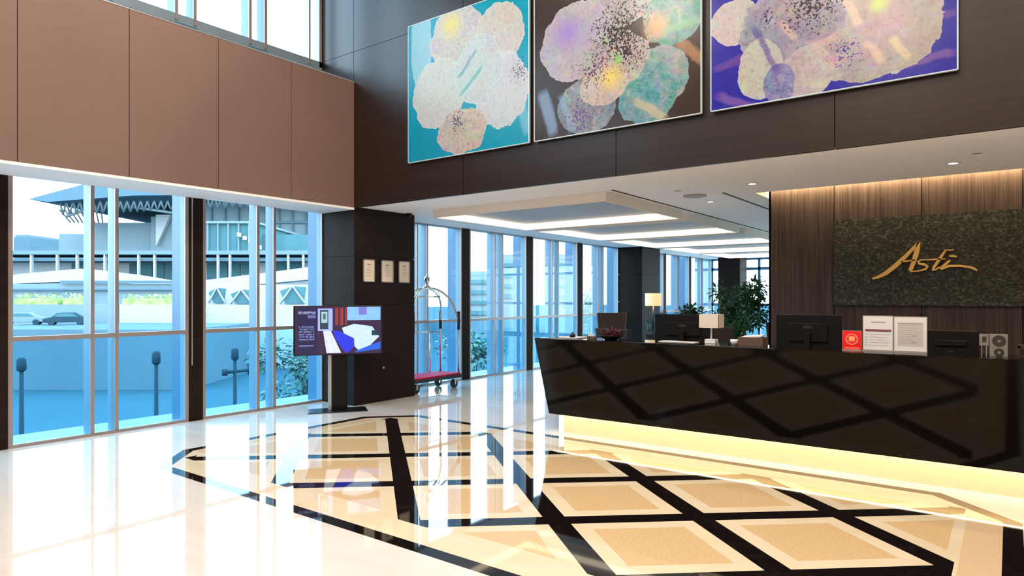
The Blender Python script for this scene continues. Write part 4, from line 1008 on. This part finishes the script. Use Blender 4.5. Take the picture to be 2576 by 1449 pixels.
for (a_, b_, c2, d2) in ((524, 566, 724, 762), (580, 634, 728, 764), (704, 768, 720, 764)):
    q = MB(); q.prism([pd(a_, c2 + 12, 55.8), pd((a_ + b_) / 2, c2, 55.8), pd(b_, c2 + 2, 55.8), pd(b_ - 6, d2, 55.8), pd(a_ + 14, d2, 55.8)], (0, 0.19, 0)); q.build('opening', X_['teal'], wf2)
    q = MB(); q.tube([pd(a_, d2, 55.6), pd((a_ + b_) / 2, c2, 55.6), pd(b_, d2, 55.6)], 0.10, 6); q.build('truss', X_['white'], wf2)
q = MB(); qx(q, 52, 500, 768, 900, 824, 1.0, True); EO('low_wall', q, X_['white'], 'white low street wall in the window behind the television', 'wall')
q = MB(); qx(q, 50, 300, 766, 470, 813, 1.4, True); EO('low_wall', q, X_['white'], 'white low wall under the hedge in the left window', 'wall')
q = MB(); qx(q, 50, -150, 766, 298, 800, 1.4, True); EO('low_wall', q, X_['paleblue'], 'long blue-grey street wall at the left window', 'wall')
def hedge(px0, px1, py0, D, label, seed):
    random.seed(seed); t = root_out('hedge', label, 'hedge', 'yellow-green hedges on the street wall')
    a = at_d(px0, py0, D); b = at_d(px1, 766, D); zb = b.z + 0.003
    q = MB(); q.box(a.x, b.x, D + 0.1, D + 1.2, zb, zb + (a.z - zb) * 0.55); q.build('hedge_core', X_['hedge'], t)
    q = MB(); n = int(abs(b.x - a.x) * 70)
    for k in range(n):
        p = (random.uniform(a.x, b.x), D + random.uniform(0.08, 1.2), zb + 0.1 + (a.z - zb - 0.2) * random.uniform(0.0, 1) * random.uniform(0.7, 1))
        q.leaf(p, (random.uniform(-.25, .25), random.uniform(-.05, .25), random.uniform(.05, .3)), 0.07, (0, 0, 1))
    q.build('foliage', X_['hedge'], t)
hedge(34, 142, 738, 50, 'longest yellow-green hedge at the far left of the left window', 1)
hedge(155, 206, 736, 50, 'short yellow-green hedge left of the window mullion', 2)
hedge(306, 430, 738, 50, 'yellow-green hedge right of the window mullion', 3)
# raised street strip with the parked cars
q = MB(); a_ = at_d(-150, 829, 40); b_ = at_d(470, 829, 40); ZK = a_.z; q.box(a_.x, b_.x, 40, 49.9, GZ, ZK); EO('parking_deck', q, X_['midblue'], 'raised paving strip carrying parked cars at the far left', 'paving')
def car(px, label, col):
    p = at_d(px, 826, 46.5); w = Matrix.Rotation(YAW, 3, 'Z') @ p
    t = thing('car', (w.x, w.y, ZK + 0.002), label, 'car', 'parked cars on the street', rz=YAW + math.radians(25)); t.scale = (0.36, 0.36, 0.36)
    t.scale = (1, 1, 1); s_ = 0.62
    q = MB(); prof = [(-2.1, 0.30), (-2.15, 0.72), (-1.3, 0.92), (-0.75, 1.38), (0.7, 1.40), (1.45, 0.95), (2.1, 0.85), (2.15, 0.35)]
    q.prism([(a * s_, -0.85 * s_, b * s_) for a, b in prof], (0, 1.7 * s_, 0)); q.build('car_body', col, t, bevel=0.04)
    q = MB(); q.prism([(-1.1 * s_, -0.86 * s_, 0.96 * s_), (-0.68 * s_, -0.86 * s_, 1.31 * s_), (0.62 * s_, -0.86 * s_, 1.33 * s_), (1.2 * s_, -0.86 * s_, 0.96 * s_)], (0, 1.72 * s_, 0)); q.build('side_glass', X_['teal'], t)
    for wx_ in (-1.35, 1.35):
        for wy_ in (-0.8, 0.8):
            q = MB(); q.tube([(wx_ * s_, (wy_ - 0.1) * s_, 0.32 * s_), (wx_ * s_, (wy_ + 0.1) * s_, 0.32 * s_)], 0.32 * s_, 16); q.build('wheel', X_['dark'], t)
car(168, 'small dark car parked outside the left window', X_['dark'])
car(58, 'small pale car parked at the far left outside', X_['paleblue'])
# road markings and kerbs below
def strip(pts, w, label, mat=None, z=GZ + 0.01):
    q = MB()
    for (a, b) in zip(pts, pts[1:]):
        d = (Vector(b) - Vector(a)).normalized(); n = Vector((-d.y, d.x, 0)) * w / 2
        q.prism([(a[0] + n.x, a[1] + n.y, z), (b[0] + n.x, b[1] + n.y, z), (b[0] - n.x, b[1] - n.y, z), (a[0] - n.x, a[1] - n.y, z)], (0, 0, 0.12))
    tag(q.build('kerb', mat or X_['road2']), label, 'kerb')
def gz(px, py, z=GZ):
    d = ray(px, py); t_ = (z - EYE) / d[2]; return (d[0] * t_, d[1] * t_)
strip([gz(300, 935), gz(370, 950), gz(450, 975)], 0.5, 'pale kerb line crossing the road in the left window')
strip([gz(300, 900), gz(450, 915)], 1.6, 'wide pale paving band in the left window')
strip([gz(695, 1002), gz(770, 1015), gz(850, 1030)], 2.2, 'pale paving under the street tree behind the television')
# lamp posts
def lamppost(px, py, x, label, arms):
    p = at_x(px, py, x); h = p.z - GZ
    t = thing('street_lamp', (x, p.y, GZ), label, 'street lamp', 'dark street lamps outside')
    q = MB(); q.lathe([(0.13, 0), (0.13, 0.3), (0.07, 0.4), (0.05, h - 0.38)], n=14); q.build('pole', X_['dark'], t)
    q = MB(); q.lathe([(0.07, h - 0.38), (0.12, h - 0.33), (0.11, h - 0.05), (0.06, h)], n=14); q.build('lamp_head', X_['dark'], t)
    if arms:
        q = MB(); q.tube([(0, -0.35, h - 0.75), (0, 0.55, h - 0.75)], 0.05, 8); q.tube([(0, 0.55, h - 0.9), (0, 0.55, h - 0.6)], 0.09, 8); q.tube([(0, -0.35, h - 0.85), (0, -0.35, h - 0.65)], 0.09, 8); q.build('arm', X_['dark'], t)
lamppost(393, 884, -20, 'slim dark street lamp in the right pane of the left window', False)
lamppost(591, 876, -20, 'dark street lamp with side arms in the window left of the television', True)
lamppost(54, 900, -22, 'blue-grey post outside at the far left pane', False)
# street trees
def tree(loc, label, h0, h1, rad, n, seed, ll=0.16):
    return plant('street_tree', loc, label, 'tree', h0, h1, rad, n, ll * 0.36, ll, [X_['tree']], pot=False, trunks=3, blobs=14, seed=seed, group='street trees outside the windows')
tree((-12.4, 8.8, GZ), 'street tree in the window right behind the television', 2.6, 4.6, 1.0, 2200, 31)
tree((-13.2, 15.6, GZ), 'street tree behind the luggage cart window', 2.6, 4.3, 1.0, 1600, 32)
tree((-14.5, 24.6, GZ), 'street tree seen above the left tip of the desk', 3.0, 5.7, 1.0, 1800, 33)
tree((-14.5, 29.0, GZ), 'street tree seen left of the brown armchair', 3.2, 6.6, 1.1, 1800, 34)
tree((-14.5, 41.0, GZ), 'street tree right of the glowing lounge lamp', 3.2, 6.6, 1.2, 1600, 35)
tree((-3.4, 29.0, GZ), 'street tree outside the glazed end wall', 3.2, 7.0, 1.6, 1800, 36, 0.2)
